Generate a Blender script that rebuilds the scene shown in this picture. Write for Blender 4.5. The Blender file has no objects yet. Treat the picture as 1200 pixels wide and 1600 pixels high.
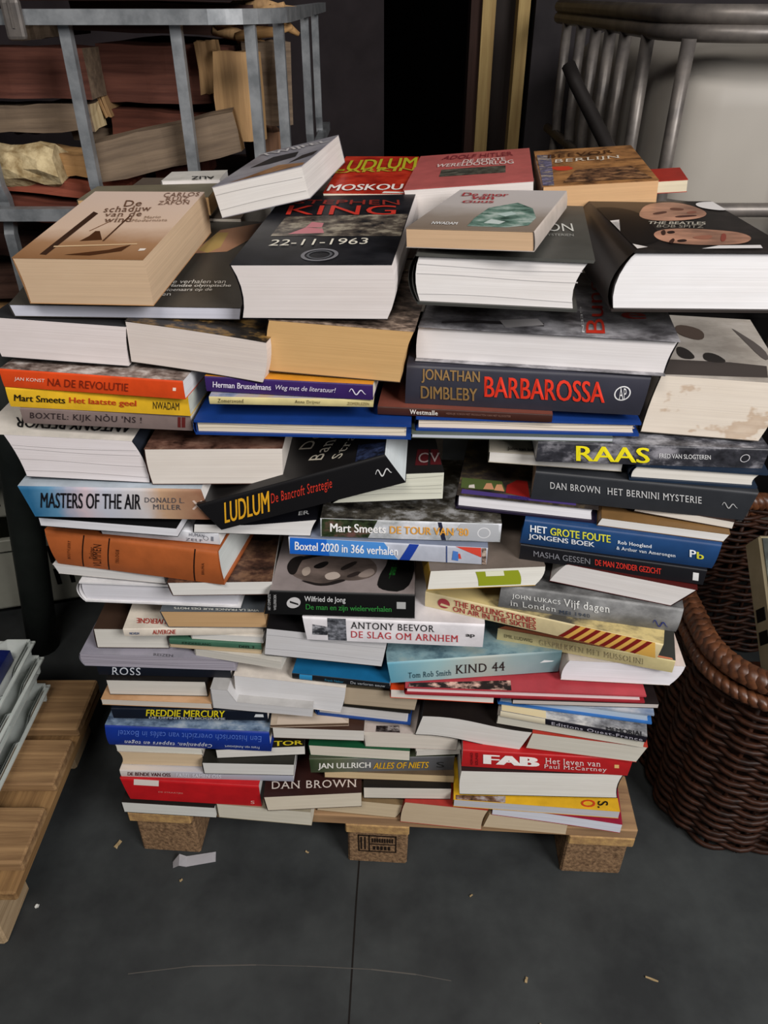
import bpy, bmesh, math, random
from mathutils import Vector, Matrix, Euler
random.seed(7)
R = math.radians
S = bpy.context.scene
COL = S.collection

# ------------------------------------------------------------------ camera, light, exposure
cam_data = bpy.data.cameras.new('camera')
cam = bpy.data.objects.new('camera', cam_data); COL.objects.link(cam)
cam.location = (0, 0, 1.19)
cam.rotation_euler = (R(90 - 34), 0, 0)
cam_data.sensor_fit = 'VERTICAL'; cam_data.sensor_height = 34.6
cam_data.lens = 34.6 * 1200 / 1600
cam_data.clip_start = .02
S.camera = cam

world = bpy.data.worlds.new('world'); S.world = world; world.use_nodes = True
bg = world.node_tree.nodes['Background']
bg.inputs[0].default_value = (.62, .72, .85, 1); bg.inputs[1].default_value = .10

def area(name, loc, target, size, power, color):
    d = bpy.data.lights.new(name, 'AREA'); d.shape = 'RECTANGLE'; d.size, d.size_y = size
    d.energy = power; d.color = color
    o = bpy.data.objects.new(name, d); COL.objects.link(o); o.location = loc
    o.rotation_euler = (Vector(target) - Vector(loc)).to_track_quat('-Z', 'Y').to_euler()
    return o
area('door_daylight', (1.75, -1.25, 2.25), (0, .75, .55), (1.2, 1.2), 96, (1, .975, .96))
area('front_fill', (-.35, -1.0, 3.0), (0, .8, .6), (1.3, .5), 38, (1, .95, .9))  # unseen fill light added above the camera to brighten the page fronts

S.view_settings.view_transform = 'Standard'; S.view_settings.look = 'None'
S.view_settings.exposure = 0.0; S.view_settings.gamma = 1; S.view_settings.use_curve_mapping = False

# ------------------------------------------------------------------ materials
def lin(h):
    h = h.lstrip('#')
    if len(h) == 3: h = ''.join(c*2 for c in h)
    v = [int(h[i:i+2], 16)/255 for i in (0, 2, 4)]
    return tuple(c/12.92 if c <= .04045 else ((c+.055)/1.055)**2.4 for c in v) + (1,)
MATS = {}
def newmat(name, rough=.5, spec=.4, metal=0):
    m = bpy.data.materials.new(name); m.use_nodes = True
    b = m.node_tree.nodes['Principled BSDF']
    b.inputs['Roughness'].default_value = rough; b.inputs['Specular IOR Level'].default_value = spec
    b.inputs['Metallic'].default_value = metal
    return m, m.node_tree.nodes, m.node_tree.links, b
def ramp(n, stops):
    r = n.new('ShaderNodeValToRGB'); e = r.color_ramp.elements
    while len(e) < len(stops): e.new(.5)
    for k, (p, c) in zip(e, stops): k.position = p; k.color = lin(c) if isinstance(c, str) else c
    return r
def coords(n, l, scale, space='Object'):
    tc = n.new('ShaderNodeTexCoord'); mp = n.new('ShaderNodeMapping')
    mp.inputs['Scale'].default_value = scale; l.new(tc.outputs[space], mp.inputs['Vector']); return mp
def noise(n, l, mp, scale, detail=4, rough=.6):
    t = n.new('ShaderNodeTexNoise'); t.inputs['Scale'].default_value = scale
    t.inputs['Detail'].default_value = detail; t.inputs['Roughness'].default_value = rough
    l.new(mp.outputs[0], t.inputs['Vector']); return t
def two_tone(name, a, b_, scale=(1, 1, 1), ns=8, rough=.6, spec=.3, metal=0, bump=0, lo=.35, hi=.65, detail=4):
    key = (name, a, b_, scale, ns)
    if key in MATS: return MATS[key]
    m, n, l, p = newmat(name, rough, spec, metal)
    t = noise(n, l, coords(n, l, scale), ns, detail); r = ramp(n, [(lo, a), (hi, b_)])
    l.new(t.outputs['Fac'], r.inputs[0]); l.new(r.outputs[0], p.inputs['Base Color'])
    if bump:
        bp = n.new('ShaderNodeBump'); bp.inputs['Strength'].default_value = bump; bp.inputs['Distance'].default_value = .004
        l.new(t.outputs['Fac'], bp.inputs['Height']); l.new(bp.outputs[0], p.inputs['Normal'])
    MATS[key] = m; return m
def shade(h, f):
    h = h.lstrip('#'); h = ''.join(c*2 for c in h) if len(h) == 3 else h
    return '#' + ''.join('%02x' % max(0, min(255, int(int(h[i:i+2], 16)*f))) for i in (0, 2, 4))
def card(h, rough=.42):                                   # printed card or cloth
    return two_tone('cover_card', shade(h, .95), shade(h, 1.05), ns=30, rough=rough, spec=.35)
def ink(h):
    k = ('ink', h)
    if k not in MATS:
        m, n, l, p = newmat('ink', .5, .3); p.inputs['Base Color'].default_value = lin(h); MATS[k] = m
    return MATS[k]
def paper(h, stain=0):
    k = ('paper', h, stain)
    if k in MATS: return MATS[k]
    m, n, l, p = newmat('page_edges', .85, .1)
    t = noise(n, l, coords(n, l, (4, 4, 900)), 1, 3); r = ramp(n, [(.3, shade(h, .96)), (.7, shade(h, 1.03))])
    l.new(t.outputs['Fac'], r.inputs[0]); out = r.outputs[0]
    t2 = noise(n, l, coords(n, l, (12, 12, 60)), 1, 3)
    r2 = ramp(n, [(.35, (.95, .94, .93, 1)), (.65, (1, 1, 1, 1))])
    l.new(t2.outputs['Fac'], r2.inputs[0])
    mx = n.new('ShaderNodeMix'); mx.data_type = 'RGBA'; mx.blend_type = 'MULTIPLY'; mx.inputs[0].default_value = 1
    l.new(out, mx.inputs[6]); l.new(r2.outputs[0], mx.inputs[7]); out = mx.outputs[2]
    if stain:
        t3 = noise(n, l, coords(n, l, (16, 16, 24)), 1, 4); r3 = ramp(n, [(.56, (1, 1, 1, 1)), (.6, (.72, .6, .5, 1)), (.72, (.85, .76, .68, 1))])
        l.new(t3.outputs['Fac'], r3.inputs[0])
        m3 = n.new('ShaderNodeMix'); m3.data_type = 'RGBA'; m3.blend_type = 'MULTIPLY'; m3.inputs[0].default_value = .8
        l.new(out, m3.inputs[6]); l.new(r3.outputs[0], m3.inputs[7]); out = m3.outputs[2]
    l.new(out, p.inputs['Base Color'])
    bp = n.new('ShaderNodeBump'); bp.inputs['Strength'].default_value = .12; bp.inputs['Distance'].default_value = .0004
    l.new(t.outputs['Fac'], bp.inputs['Height']); l.new(bp.outputs[0], p.inputs['Normal'])
    MATS[k] = m; return m
def photo(a, b_, c, sc):                                  # blotchy printed photograph
    k = ('photo', a, b_, c, sc)
    if k in MATS: return MATS[k]
    m, n, l, p = newmat('printed_photo', .4, .35)
    t = noise(n, l, coords(n, l, (sc*5, sc*7, sc*7)), 1, 6, .65)
    r = ramp(n, [(.36, a), (.5, b_), (.64, c)]); l.new(t.outputs['Fac'], r.inputs[0])
    l.new(r.outputs[0], p.inputs['Base Color']); MATS[k] = m; return m
def face_print(h):
    return two_tone('printed_face', shade(h, .72), shade(h, 1.12), (14, 30, 20), 1, .4, .35)
def gradient(axis, stops, L):
    k = ('grad', axis, tuple(stops), round(L, 3))
    if k in MATS: return MATS[k]
    m, n, l, p = newmat('printed_gradient', .42, .35)
    sc = [0, 0, 0]; sc[0] = 1
    tc = n.new('ShaderNodeTexCoord'); sp = n.new('ShaderNodeSeparateXYZ'); l.new(tc.outputs['Object'], sp.inputs[0])
    mt = n.new('ShaderNodeMath'); mt.operation = 'DIVIDE'; mt.inputs[1].default_value = L
    l.new(sp.outputs[0 if axis == 'u' else 1], mt.inputs[0])
    t = noise(n, l, coords(n, l, (20, 20, 20)), 1, 4)
    ma = n.new('ShaderNodeMath'); ma.operation = 'MULTIPLY_ADD'; ma.inputs[1].default_value = .22; ma.inputs[2].default_value = -.11
    l.new(t.outputs['Fac'], ma.inputs[0])
    ad = n.new('ShaderNodeMath'); l.new(mt.outputs[0], ad.inputs[0]); l.new(ma.outputs[0], ad.inputs[1])
    r = ramp(n, stops); l.new(ad.outputs[0], r.inputs[0]); l.new(r.outputs[0], p.inputs['Base Color'])
    MATS[k] = m; return m
def cover_mat(spec, W=.2, D=.2):
    if isinstance(spec, str): return card(spec)
    if spec[0] == 'photo': return photo(*spec[1:])
    if spec[0] == 'face': return face_print(spec[1])
    if spec[0] == 'grad': return gradient(spec[1], spec[2], W if spec[1] == 'u' else D)
def wood(a, b_, axis=0, rough=.75, ns=1.0):
    sc = [85, 85, 85]; sc[axis] = 4
    return two_tone('wood', a, b_, tuple(sc), ns, rough, .2, bump=.35, lo=.3, hi=.7, detail=6)

# ------------------------------------------------------------------ object helpers
def link(name, bm, mats, parent=None, smooth=False):
    me = bpy.data.meshes.new(name); bm.normal_update(); bm.to_mesh(me); bm.free()
    for m in (mats if isinstance(mats, (list, tuple)) else [mats]): me.materials.append(m)
    if smooth:
        for p in me.polygons: p.use_smooth = True
    o = bpy.data.objects.new(name, me); COL.objects.link(o)
    if parent: o.parent = parent
    return o
def thing(name, label, cat, loc=(0, 0, 0), rot=(0, 0, 0), group=None):
    o = bpy.data.objects.new(name, None); COL.objects.link(o); o.empty_display_size = .02
    o.location = loc; o.rotation_euler = rot; o['label'] = label; o['category'] = cat
    if group: o['group'] = group
    return o
def tag(o, label, cat, group=None):
    o['label'] = label; o['category'] = cat
    if group: o['group'] = group
    return o
def struct(o, label=None):
    o['kind'] = 'structure'
    if label: o['label'] = label
    return o
def box(bm, x0, x1, y0, y1, z0, z1, nx=1, ny=1, nz=1, mat=0):
    V = {}
    def v(i, j, k):
        if (i, j, k) not in V:
            V[i, j, k] = bm.verts.new((x0+(x1-x0)*i/nx, y0+(y1-y0)*j/ny, z0+(z1-z0)*k/nz))
        return V[i, j, k]
    F = []
    for i in range(nx):
        for j in range(ny):
            F.append((v(i, j, 0), v(i, j+1, 0), v(i+1, j+1, 0), v(i+1, j, 0)))
            F.append((v(i, j, nz), v(i+1, j, nz), v(i+1, j+1, nz), v(i, j+1, nz)))
        for k in range(nz):
            F.append((v(i, 0, k), v(i+1, 0, k), v(i+1, 0, k+1), v(i, 0, k+1)))
            F.append((v(i, ny, k), v(i, ny, k+1), v(i+1, ny, k+1), v(i+1, ny, k)))
    for j in range(ny):
        for k in range(nz):
            F.append((v(0, j, k), v(0, j, k+1), v(0, j+1, k+1), v(0, j+1, k)))
            F.append((v(nx, j, k), v(nx, j+1, k), v(nx, j+1, k+1), v(nx, j, k+1)))
    for f in F: bm.faces.new(f).material_index = mat
    return list(V.values())
def tube(bm, pts, r, sides=8, closed=False, mat=0, sq=False):
    pts = [Vector(p) for p in pts]; n = len(pts); rings = []
    up = None
    for i, p in enumerate(pts):
        a = pts[(i-1) % n] if (closed or i > 0) else p; c = pts[(i+1) % n] if (closed or i < n-1) else p
        d = (c-a).normalized()
        if up is None:
            up = Vector((0, 0, 1)) if abs(d.z) < .9 else Vector((0, 1, 0))
        s = d.cross(up).normalized(); u = s.cross(d).normalized(); up = u
        rr = r[i] if isinstance(r, (list, tuple)) else r
        off = math.pi/4 if sq else 0
        rings.append([bm.verts.new(p + s*math.cos(off+2*math.pi*k/sides)*rr + u*math.sin(off+2*math.pi*k/sides)*rr) for k in range(sides)])
    for i in range(n if closed else n-1):
        A, B = rings[i], rings[(i+1) % n]
        for k in range(sides):
            f = bm.faces.new((A[k], A[(k+1) % sides], B[(k+1) % sides], B[k])); f.material_index = mat; f.smooth = not sq
    if not closed:
        bm.faces.new(rings[0][::-1]).material_index = mat; bm.faces.new(rings[-1]).material_index = mat
def bevel(bm, w, seg=1):
    bmesh.ops.bevel(bm, geom=list(bm.edges), offset=w, segments=seg, affect='EDGES', profile=.5)
def block(name, dims, mat, parent=None, bev=.003, loc=None, rot=None, jitter=0):
    bm = bmesh.new(); box(bm, -dims[0]/2, dims[0]/2, -dims[1]/2, dims[1]/2, 0, dims[2])
    if jitter:
        for v in bm.verts: v.co += Vector([random.uniform(-jitter, jitter) for _ in range(3)])
    if bev: bevel(bm, bev)
    o = link(name, bm, mat, parent)
    if loc: o.location = loc
    if rot: o.rotation_euler = rot
    return o

# ------------------------------------------------------------------ lettering
FONT_CACHE = {}
def glyphs(text, style):
    """flat lettering as (verts, faces) inside its own bounding box 0..1 x 0..1"""
    k = (text, style)
    if k in FONT_CACHE: return FONT_CACHE[k]
    cu = bpy.data.curves.new('lettering', 'FONT'); cu.body = text; cu.size = 1; cu.resolution_u = 3
    cu.fill_mode = 'FRONT'
    if 's' in style: cu.space_character = 1.12
    if 'i' in style: cu.shear = .25
    o = bpy.data.objects.new('lettering', cu); COL.objects.link(o)
    dg = bpy.context.evaluated_depsgraph_get(); dg.update()
    me = bpy.data.meshes.new_from_object(o.evaluated_get(dg))
    bm = bmesh.new(); bm.from_mesh(me)
    bmesh.ops.remove_doubles(bm, verts=bm.verts, dist=1e-4)
    d_ = .075 if 'w' in style else (.022 if 'b' in style else 0)
    if d_:                                                 # heavier weight: the outline laid side by side
        b0 = bm.copy(); tmp = bpy.data.meshes.new('t'); b0.to_mesh(tmp); b0.free()
        for sx in ((-1, -.5, .5, 1) if 'w' in style else (-1, 1)):
            n0 = len(bm.verts); bm.from_mesh(tmp); bm.verts.ensure_lookup_table()
            for v in bm.verts[n0:]: v.co.x += sx*d_; v.co.z += 1 + sx*.4
        bpy.data.meshes.remove(tmp)
    if 's' in style:                                       # slab serifs on the free ends of stems
        top = max((v.co.y for v in bm.verts), default=1)
        add = []
        for e in bm.edges:
            if len(e.link_faces) != 1: continue
            a, c = e.verts[0].co, e.verts[1].co
            if abs(a.y-c.y) > .004: continue
            w = abs(a.x-c.x)
            if not .04 < w < .16: continue
            fy = e.link_faces[0].calc_center_median().y
            if abs(a.y) < .03 or a.y < -.1 or a.y > .3:
                add.append((min(a.x, c.x)-.05, max(a.x, c.x)+.05, a.y, a.y + (.035 if fy > a.y else -.035)))
        for x0, x1, y0, y1 in add:
            vs = [bm.verts.new((x, y, -.8)) for x, y in ((x0, y0), (x1, y0), (x1, y1), (x0, y1))]
            bm.faces.new(vs)
    vs = list(bm.verts); bm.verts.index_update()
    x0 = min(v.co.x for v in vs); x1 = max(v.co.x for v in vs); y0 = min(v.co.y for v in vs); y1 = max(v.co.y for v in vs)
    res = ([((v.co.x-x0)/(x1-x0), (v.co.y-y0)/(y1-y0), v.co.z) for v in vs], [[v.index for v in f.verts] for f in bm.faces])
    bm.free(); bpy.data.objects.remove(o); bpy.data.curves.remove(cu); bpy.data.meshes.remove(me)
    FONT_CACHE[k] = res; return res
def squiggle():
    vs, fs = [], []
    N = 28
    for i in range(N+1):
        t = i/N; x = t; y = .5 + .42*math.sin(t*11)*(1-.5*t); d = Vector((1, .42*11*math.cos(t*11)*.6)).normalized()
        w = .03+.045*math.sin(math.pi*t)
        vs += [(x-d.y*w*.5, y+d.x*w, 0), (x+d.y*w*.5, y-d.x*w, 0)]
        if i: fs.append([2*i-2, 2*i-1, 2*i+1, 2*i])
    return vs, fs

# ------------------------------------------------------------------ books
def book(label, kind, P, ypr, dims, cover, page, hard=0, side='L', top=None, sh=(0, 0, 0, 0), bend=0, wave=0, prof=None,
         lines=0, stain=0, oversize=0, over=0, endp=None, tx=(), dc=()):
    W, D, T = dims
    name = 'hardback_book' if hard else ('booklet' if T < .0105 else 'paperback_book')
    rot = (Matrix.Rotation(R(ypr[0]), 3, 'Z') @ Matrix.Rotation(-R(ypr[2]), 3, 'Y') @ Matrix.Rotation(R(ypr[1]), 3, 'X')).to_euler()
    root = thing(name, label, 'book', P, rot, 'books piled on the pallet')
    lt, rt, gl, gr = sh
    t = .0026 if hard and T > .012 else (.0012 if hard else .0006)
    oh = .0032 if hard else .0004
    rnd = (.0035 if T > .025 else .0015) if hard else .0008
    def sc(u):
        if not prof: return 1
        u = min(max(u, 0), 1)
        for (a, p), (b_, q) in zip(prof, prof[1:]):
            if a <= u <= b_: return p + (q-p)*(u-a)/(b_-a)
        return 1
    def warp(co):
        x, y, z = co; u = x/W; v = z/T
        z2 = z*sc(u) + bend*u*u + wave*math.sin(u*5.2)*(1.2-u*.5)
        x2 = x + (lt*(1-u)+rt*u)*v + 4*v*(1-v)*(-gl*(1-u)+gr*u)
        return Vector((x2, y, z2))
    arch = lambda z: -rnd*4*(z/T)*(1-z/T)
    def surf(s, a, b_, eps):
        if s == 't': return warp((a, b_, T + eps))
        return warp((a, (arch(b_) if kind == 'S' else 0) - eps, b_))
    def apply(bm):
        for v in bm.verts: v.co = warp(v.co)
    sm = cover_mat(cover, W, D); tm = cover_mat(top, W, D) if top else sm
    mats = [sm, tm, ink('#cfc8be' if not endp else endp)]; idx = {}
    def slot(m):
        if m not in mats: mats.append(m)
        return mats.index(m)
    # cover: two boards and a spine, printed pictures on their faces
    bm = bmesh.new()
    NX = 12
    yo = -.004 if oversize else 0
    box(bm, 0, W, yo*1.6, D, 0, t, NX, 1, 1, 1 if oversize else 0)
    tb = bmesh.new(); box(tb, -.004*over, W, yo, D, T-t, T, NX, 2, 1, 1)
    if over:
        for v in tb.verts:
            if v.co.x < 1e-4: v.co.x -= .022
    me = bpy.data.meshes.new('t'); tb.to_mesh(me); tb.free(); bm.from_mesh(me); bpy.data.meshes.remove(me)
    NS = 8
    def strip(path, along, lo, hi, n):
        rows = []
        for (p, q) in path:
            row = []
            for i in range(n+1):
                s_ = lo+(hi-lo)*i/n
                row.append(bm.verts.new((s_, p, q) if along == 'x' else (p, s_, q)))
            rows.append(row)
        for A, B in zip(rows, rows[1:]):
            for i in range(n):
                f = bm.faces.new((A[i], A[i+1], B[i+1], B[i])); f.material_index = 0; f.smooth = True
    zs = [T*i/NS for i in range(NS+1)]
    tt = max(t, .0008)
    def sect(base, sgn):
        o_ = [(base + sgn*(-rnd*4*(z/T)*(1-z/T)), z) for z in zs]
        i_ = [(base + sgn*(tt-rnd*4*(z/T)*(1-z/T)*.8), min(max(z, t*.5), T-t*.5)) for z in reversed(zs)]
        return o_ + i_ + [o_[0]]
    if kind == 'S': strip(sect(0, 1), 'x', 0, W, NX)
    elif side == 'L': strip(sect(0, 1), 'y', 0, D, 2)
    elif side == 'R': strip(sect(W, -1), 'y', 0, D, 2)
    else: strip(sect(D, -1), 'x', 0, W, NX)
    apply(bm)
    def poly(pts, s, eps, mi, b=None):
        pm = bmesh.new(); f = pm.faces.new([pm.verts.new((p[0], p[1], 0)) for p in pts])
        bmesh.ops.triangulate(pm, faces=[f])
        lim = W/8 if (bend or wave or prof or s == 'f') else W/4
        cuts = [((i*lim, 0, 0), (1, 0, 0)) for i in range(1, int(W/lim)+1)]
        if s == 'f': cuts += [((0, T*i/6, 0), (0, 1, 0)) for i in range(1, 6)]
        for co, no in cuts:
            bmesh.ops.bisect_plane(pm, geom=pm.verts[:]+pm.edges[:]+pm.faces[:], plane_co=co, plane_no=no)
        M = {v: (b or bm).verts.new(surf(s, v.co.x, v.co.y, eps)) for v in pm.verts}
        for f in pm.faces:
            vs = [M[v] for v in f.verts]
            if s == 'f' or True:
                nf = (b or bm).faces.new(vs); nf.material_index = mi
                nf.normal_update()
        pm.free()
    dec_front = []
    eps = .00025
    for d in dc:
        m = cover_mat(d[3], W, D) if not isinstance(d[3], str) else ink(d[3])
        eps += .00004
        if d[0] == 'o':
            a, b_, r, inner = d[2]
            n = 28; P1 = [(a+r*math.cos(2*math.pi*i/n), b_+r*math.sin(2*math.pi*i/n)) for i in range(n)]
            if inner:
                P0 = [(a+r*inner*math.cos(2*math.pi*i/n), b_+r*inner*math.sin(2*math.pi*i/n)) for i in range(n)]
                for i in range(n): poly([P0[i], P1[i], P1[(i+1) % n], P0[(i+1) % n]], d[1], eps, slot(m))
            else: poly(P1, d[1], eps, slot(m))
        elif d[1] == 'f' and kind == 'P': dec_front.append((d[2], m))
        else: poly(d[2], d[1], eps, slot(m))
    link('cover', bm, mats, root)
    # pages
    bm = bmesh.new()
    xa, xb, ya, yb = oh, W-oh, oh, D-oh
    if kind == 'S': ya = tt+.0004
    elif side == 'L': xa = tt
    elif side == 'R': xb = W-tt
    else: yb = D-tt
    box(bm, xa, xb, ya, yb, t+.0001, T-t-.0001, NX, 2, 5)
    if kind == 'P' and hard and side == 'L':               # hollow fore-edge
        for v in bm.verts:
            if v.co.x > W-oh-1e-5: v.co.x -= .004*4*(v.co.z/T)*(1-v.co.z/T)
    pm_ = [paper(page, stain)]
    if lines and kind == 'P':
        pm_.append(ink(shade(page, .78)))
        for i in range(lines):
            z = T*(i+1+.3*math.sin(i*2.1+T*900))/(lines+1)
            vs = box(bm, xa+.001, xb-.002, ya-.0002, ya+.002, z, z+.0006, NX, 1, 1, 1)
            for v in vs: v.co.z += .0012*math.sin(v.co.x*30+i)
    apply(bm)
    pg = link('page_block', bm, pm_, root)
    if dec_front:
        bm = bmesh.new(); ms = []
        for i, (pts, m) in enumerate(dec_front):
            if m not in ms: ms.append(m)
            poly(pts, 'f', -oh+.0004+.0002*i, ms.index(m), bm)
        s_ = link('sticker', bm, ms, root); s_['label'] = 'olive-green sticker on the page edges'
    # lettering, one mesh per printed face
    for s in 'ft':
        L = [q for q in tx if q[1] == s]
        if not L: continue
        bm = bmesh.new(); ms = []
        for q in L:
            vs, fs = squiggle() if q[0] == '~' else glyphs(q[0], q[7])
            m = ink(q[6])
            if m not in ms: ms.append(m)
            A, B, C_, E = [Vector(c) for c in q[2:6]]
            bv = []
            for (u, v, ly) in vs:
                p = (A*(1-u)+B*u)*(1-v) + (E*(1-u)+C_*u)*v
                bv.append(bm.verts.new(surf(s, p.x, p.y, .0009 + ly*.00007)))
            for f in fs:
                try: nf = bm.faces.new([bv[i] for i in f]); nf.material_index = ms.index(m)
                except ValueError: pass
        link('spine_lettering' if s == 'f' else 'cover_lettering', bm, ms, root)
    return root

# ------------------------------------------------------------------ the room
concrete = two_tone('dark_concrete', '#27292a', '#3a3d3d', (3, 3, 3), 2.2, .62, .35, bump=.05, detail=8)
wall_dark = two_tone('dark_wall', '#231e20', '#2e282a', (2, 2, 2), 3, .8, .15)
wall_grey = two_tone('dusky_wall', '#2a2729', '#353133', (2, 2, 2), 3, .8, .15)
black_void = two_tone('unlit_black', '#0a0909', '#0e0c0c', (2, 2, 2), 3, .9, .05)  # near-black colour standing in for darkness beyond the doorway and below the tank
def slab(name, x0, x1, y0, y1, z0, z1, m):
    bm = bmesh.new(); box(bm, x0, x1, y0, y1, z0, z1); return struct(link(name, bm, m))
slab('floor', -2.6, 2.6, -3.2, 4.2, -.12, 0, concrete)
slab('ceiling', -2.6, 2.6, -3.2, 4.2, 3.3, 3.4, wall_dark)
slab('wall_left', -2.7, -2.6, -3.2, 4.2, 0, 3.3, wall_dark)
slab('wall_right', 2.6, 2.7, -3.2, 4.2, 0, 3.3, wall_grey)
bm = bmesh.new(); box(bm, -2.6, 0, 2.6, 2.7, 0, 3.3); box(bm, 0, .27, 2.6, 2.7, 2.2, 3.3); 
struct(link('wall_back', bm, wall_dark))
slab('wall_back_right', .43, 2.6, 2.6, 2.7, 0, 3.3, wall_grey)
slab('wall_far', -2.6, 2.6, 4.1, 4.2, 0, 3.3, black_void)
bm = bmesh.new(); box(bm, .30, .385, 2.62, 2.66, 0, 2.2); box(bm, .27, .43, 2.6, 2.7, 2.2, 3.3)
struct(link('door_1', bm, two_tone('dark_door', '#1a1210', '#221814', (6, 6, 1), 3, .6, .2)))
jamb = wood('#8f744a', '#b39a66', 2)
slab('trim_1', .275, .312, 2.56, 2.62, 0, 2.2, jamb)
slab('trim_2', .375, .408, 2.56, 2.62, 0, 2.2, jamb)
slab('trim_3', .245, .275, 2.58, 2.66, 0, 2.2, wood('#2c1d18', '#3a2620', 2))
bm = bmesh.new()                                            # saw-cut joint in the slab
jp = [(-.052, -.6), (-.049, .49), (-.044, .66), (-.041, .73), (-.03, 1.2), (0, 2.6)]
for (xa, ya), (xb, yb) in zip(jp, jp[1:]):
    vs = [bm.verts.new(p) for p in ((xa-.0012, ya, .0006), (xa+.0012, ya, .0006), (xb+.0012, yb, .0006), (xb-.0012, yb, .0006))]
    bm.faces.new(vs)
struct(link('trim_4', bm, ink('#15110f')))
bm = bmesh.new()                                            # pale scratch across the slab
sp = [(-0.3749, 0.5540, 0.0000), (-0.2834, 0.5648, 0.0000), (-0.1892, 0.5666, 0.0000), (-0.1134, 0.5648, 0.0000), (-0.0188, 0.5603, 0.0000), (0.0468, 0.5532, 0.0000), (0.0977, 0.5444, 0.0000)]
for i, (a, c) in enumerate(zip(sp, sp[1:])):
    w = .0007+.0003*math.sin(i*2)
    bm.faces.new([bm.verts.new(p) for p in ((a[0], a[1]-w, .0007), (c[0], c[1]-w, .0007), (c[0], c[1]+w, .0007), (a[0], a[1]+w, .0007))])
struct(link('floor_scratch', bm, ink('#55524e')))

# ------------------------------------------------------------------ pallets
board_a = wood('#7d6048', '#a5845f', 0); board_y = wood('#8a6a4a', '#b8945f', 1)
chip = two_tone('pressed_chipboard', '#543f2e', '#98795a', (160, 160, 160), 1, .85, .15, bump=.6, lo=.3, hi=.7)
pal = thing('wooden_pallet', 'wooden pallet on chipboard blocks carrying the big pile of books', 'pallet', (-.405, .737, 0), (0, 0, R(-3.3)))
for i in range(5):
    block('deck_board', (.79, .1, .0215), board_a, pal, .002, (.395, .05+i*.1225, .122))
for x in (.05, .395, .74):
    block('stringer_board', (.1, .59, .0215), board_y, pal, .002, (x, .295, .1))
for j, y in enumerate((.05, .28, .51)):
    for i, x in enumerate((.05, .395, .74)):
        b_ = block('pallet_block', (.097, .097, .1), chip, pal, .003, (x, y+.014, 0), None, .0015)
        if j == 0 and i == 1:
            bm = bmesh.new()
            def bar(x0, x1, z0, z1): box(bm, x0, x1, -.0502, -.049, z0, z1)
            for z in (.03, .072): bar(-.032, .03, z, z+.002)
            for x in (-.032, -.015, .028): bar(x, x+.002, .03, .074)
            bar(-.015, .03, .05, .0515)
            for x in (-.028, -.022): bar(x, x+.0025, .036, .068)
            for q in range(9): bar(-.01+q*.004, -.0075+q*.004, .056, .066)
            for q in range(5): bar(-.008+q*.006, -.004+q*.006, .036, .045)
            st = link('stamp_mark', bm, ink('#1c120c'), b_); st['label'] = 'black rectangular stamp burnt into the block'
p2 = thing('wooden_pallet', 'pale wooden pallet at left carrying white plastic trays', 'pallet', (-.53, .605, 0))
for y, L, wd in ((.083, .6, .095), (.215, .6, .09), (.338, .6, .115)):
    block('deck_board', (L, wd, .021), wood('#6e5238', '#a8865e', 0), p2, .003, (-L/2+.002, y, .122), None, .001)
for x in (-.05, -.3, -.55): block('stringer_board', (.1, .395, .0205), wood('#6a4e32', '#9c7a50', 1), p2, .003, (x, .2, .1))
for x in (-.085, -.32, -.55):
    for y in (.035, .35): block('pallet_block', (.095, .09, .098), wood('#806a4e', '#b8a080', 1), p2, .004, (x, y, .001))

# ------------------------------------------------------------------ hidden rows that carry the books at the back of the top layer
root0 = book('plain thick paperback stacked unseen behind the front columns of books', 'P', (0, 0, 0), (0, 0, 0), (.19, .25, .0508), '#5a5048', '#d8d0c4')
root0['group'] = 'books stacked behind the front columns'
k_ = 0
for cx in (-.37, -.1, .155):
    for i in range(16):
        r_ = root0
        if k_:
            r_ = root0.copy(); COL.objects.link(r_)
            for ch in list(root0.children):
                c_ = ch.copy(); COL.objects.link(c_); c_.parent = r_
        r_.location = (cx + random.uniform(-.006, .006), .99 + random.uniform(0, .006), .1445 + i*.051)
        r_.rotation_euler = (0, 0, R(random.uniform(-1, 1)))
        k_ += 1

# ------------------------------------------------------------------ left cage with firewood
steel = two_tone('galvanised_steel', '#7c8083', '#a2a5a8', (30, 30, 30), 1, .38, .5, .45)
dsteel = two_tone('dull_steel', '#5f5a57', '#7d7670', (20, 20, 20), 1, .42, .45, .35)
cage = thing('wire_cage', 'galvanised steel cage filled with firewood at the left back', 'cage', (-.7, 1.8, 0))
def kid(name, bm, m, root, smooth=False):
    o = link(name, bm, m, root, smooth); o.location = -Vector(root.location); return o
def rail_path(z, xl, xr, yf, yb, rr, sgn=1):
    P = [(xl, yf, z)]
    for i in range(9):
        a = math.pi/2*i/8; P.append((xr - sgn*(rr - rr*math.sin(a)), yf + rr - rr*math.cos(a), z))
    P.append((xr, yb, z)); return P
for z, nm in ((1.163, 'top_rail'), (.895, 'cross_rail'), (.53, 'cross_rail')):
    bm = bmesh.new(); tube(bm, rail_path(z, -1.25, -.155, 1.3, 2.3, .12), .0135, 4, sq=True); kid(nm, bm, steel, cage)
def bar_mesh(x, y, z0=.44, z1=1.155):
    bm = bmesh.new(); tube(bm, [(x, y, z0), (x, y, .86), (x, y+.012, .885), (x, y+.012, .91), (x, y, .935), (x, y, z1-.05), (x, y, z1)], .0115, 4, sq=True); return bm
for x, y in ((-1.1, 1.318), (-.94, 1.318), (-.78, 1.318), (-.62, 1.318), (-.463, 1.318), (-.302, 1.318), (-.197, 1.335), (-.165, 1.42), (-.163, 1.87), (-.163, 2.15)):
    kid('upright_bar', bar_mesh(x, y), steel, cage)
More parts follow.
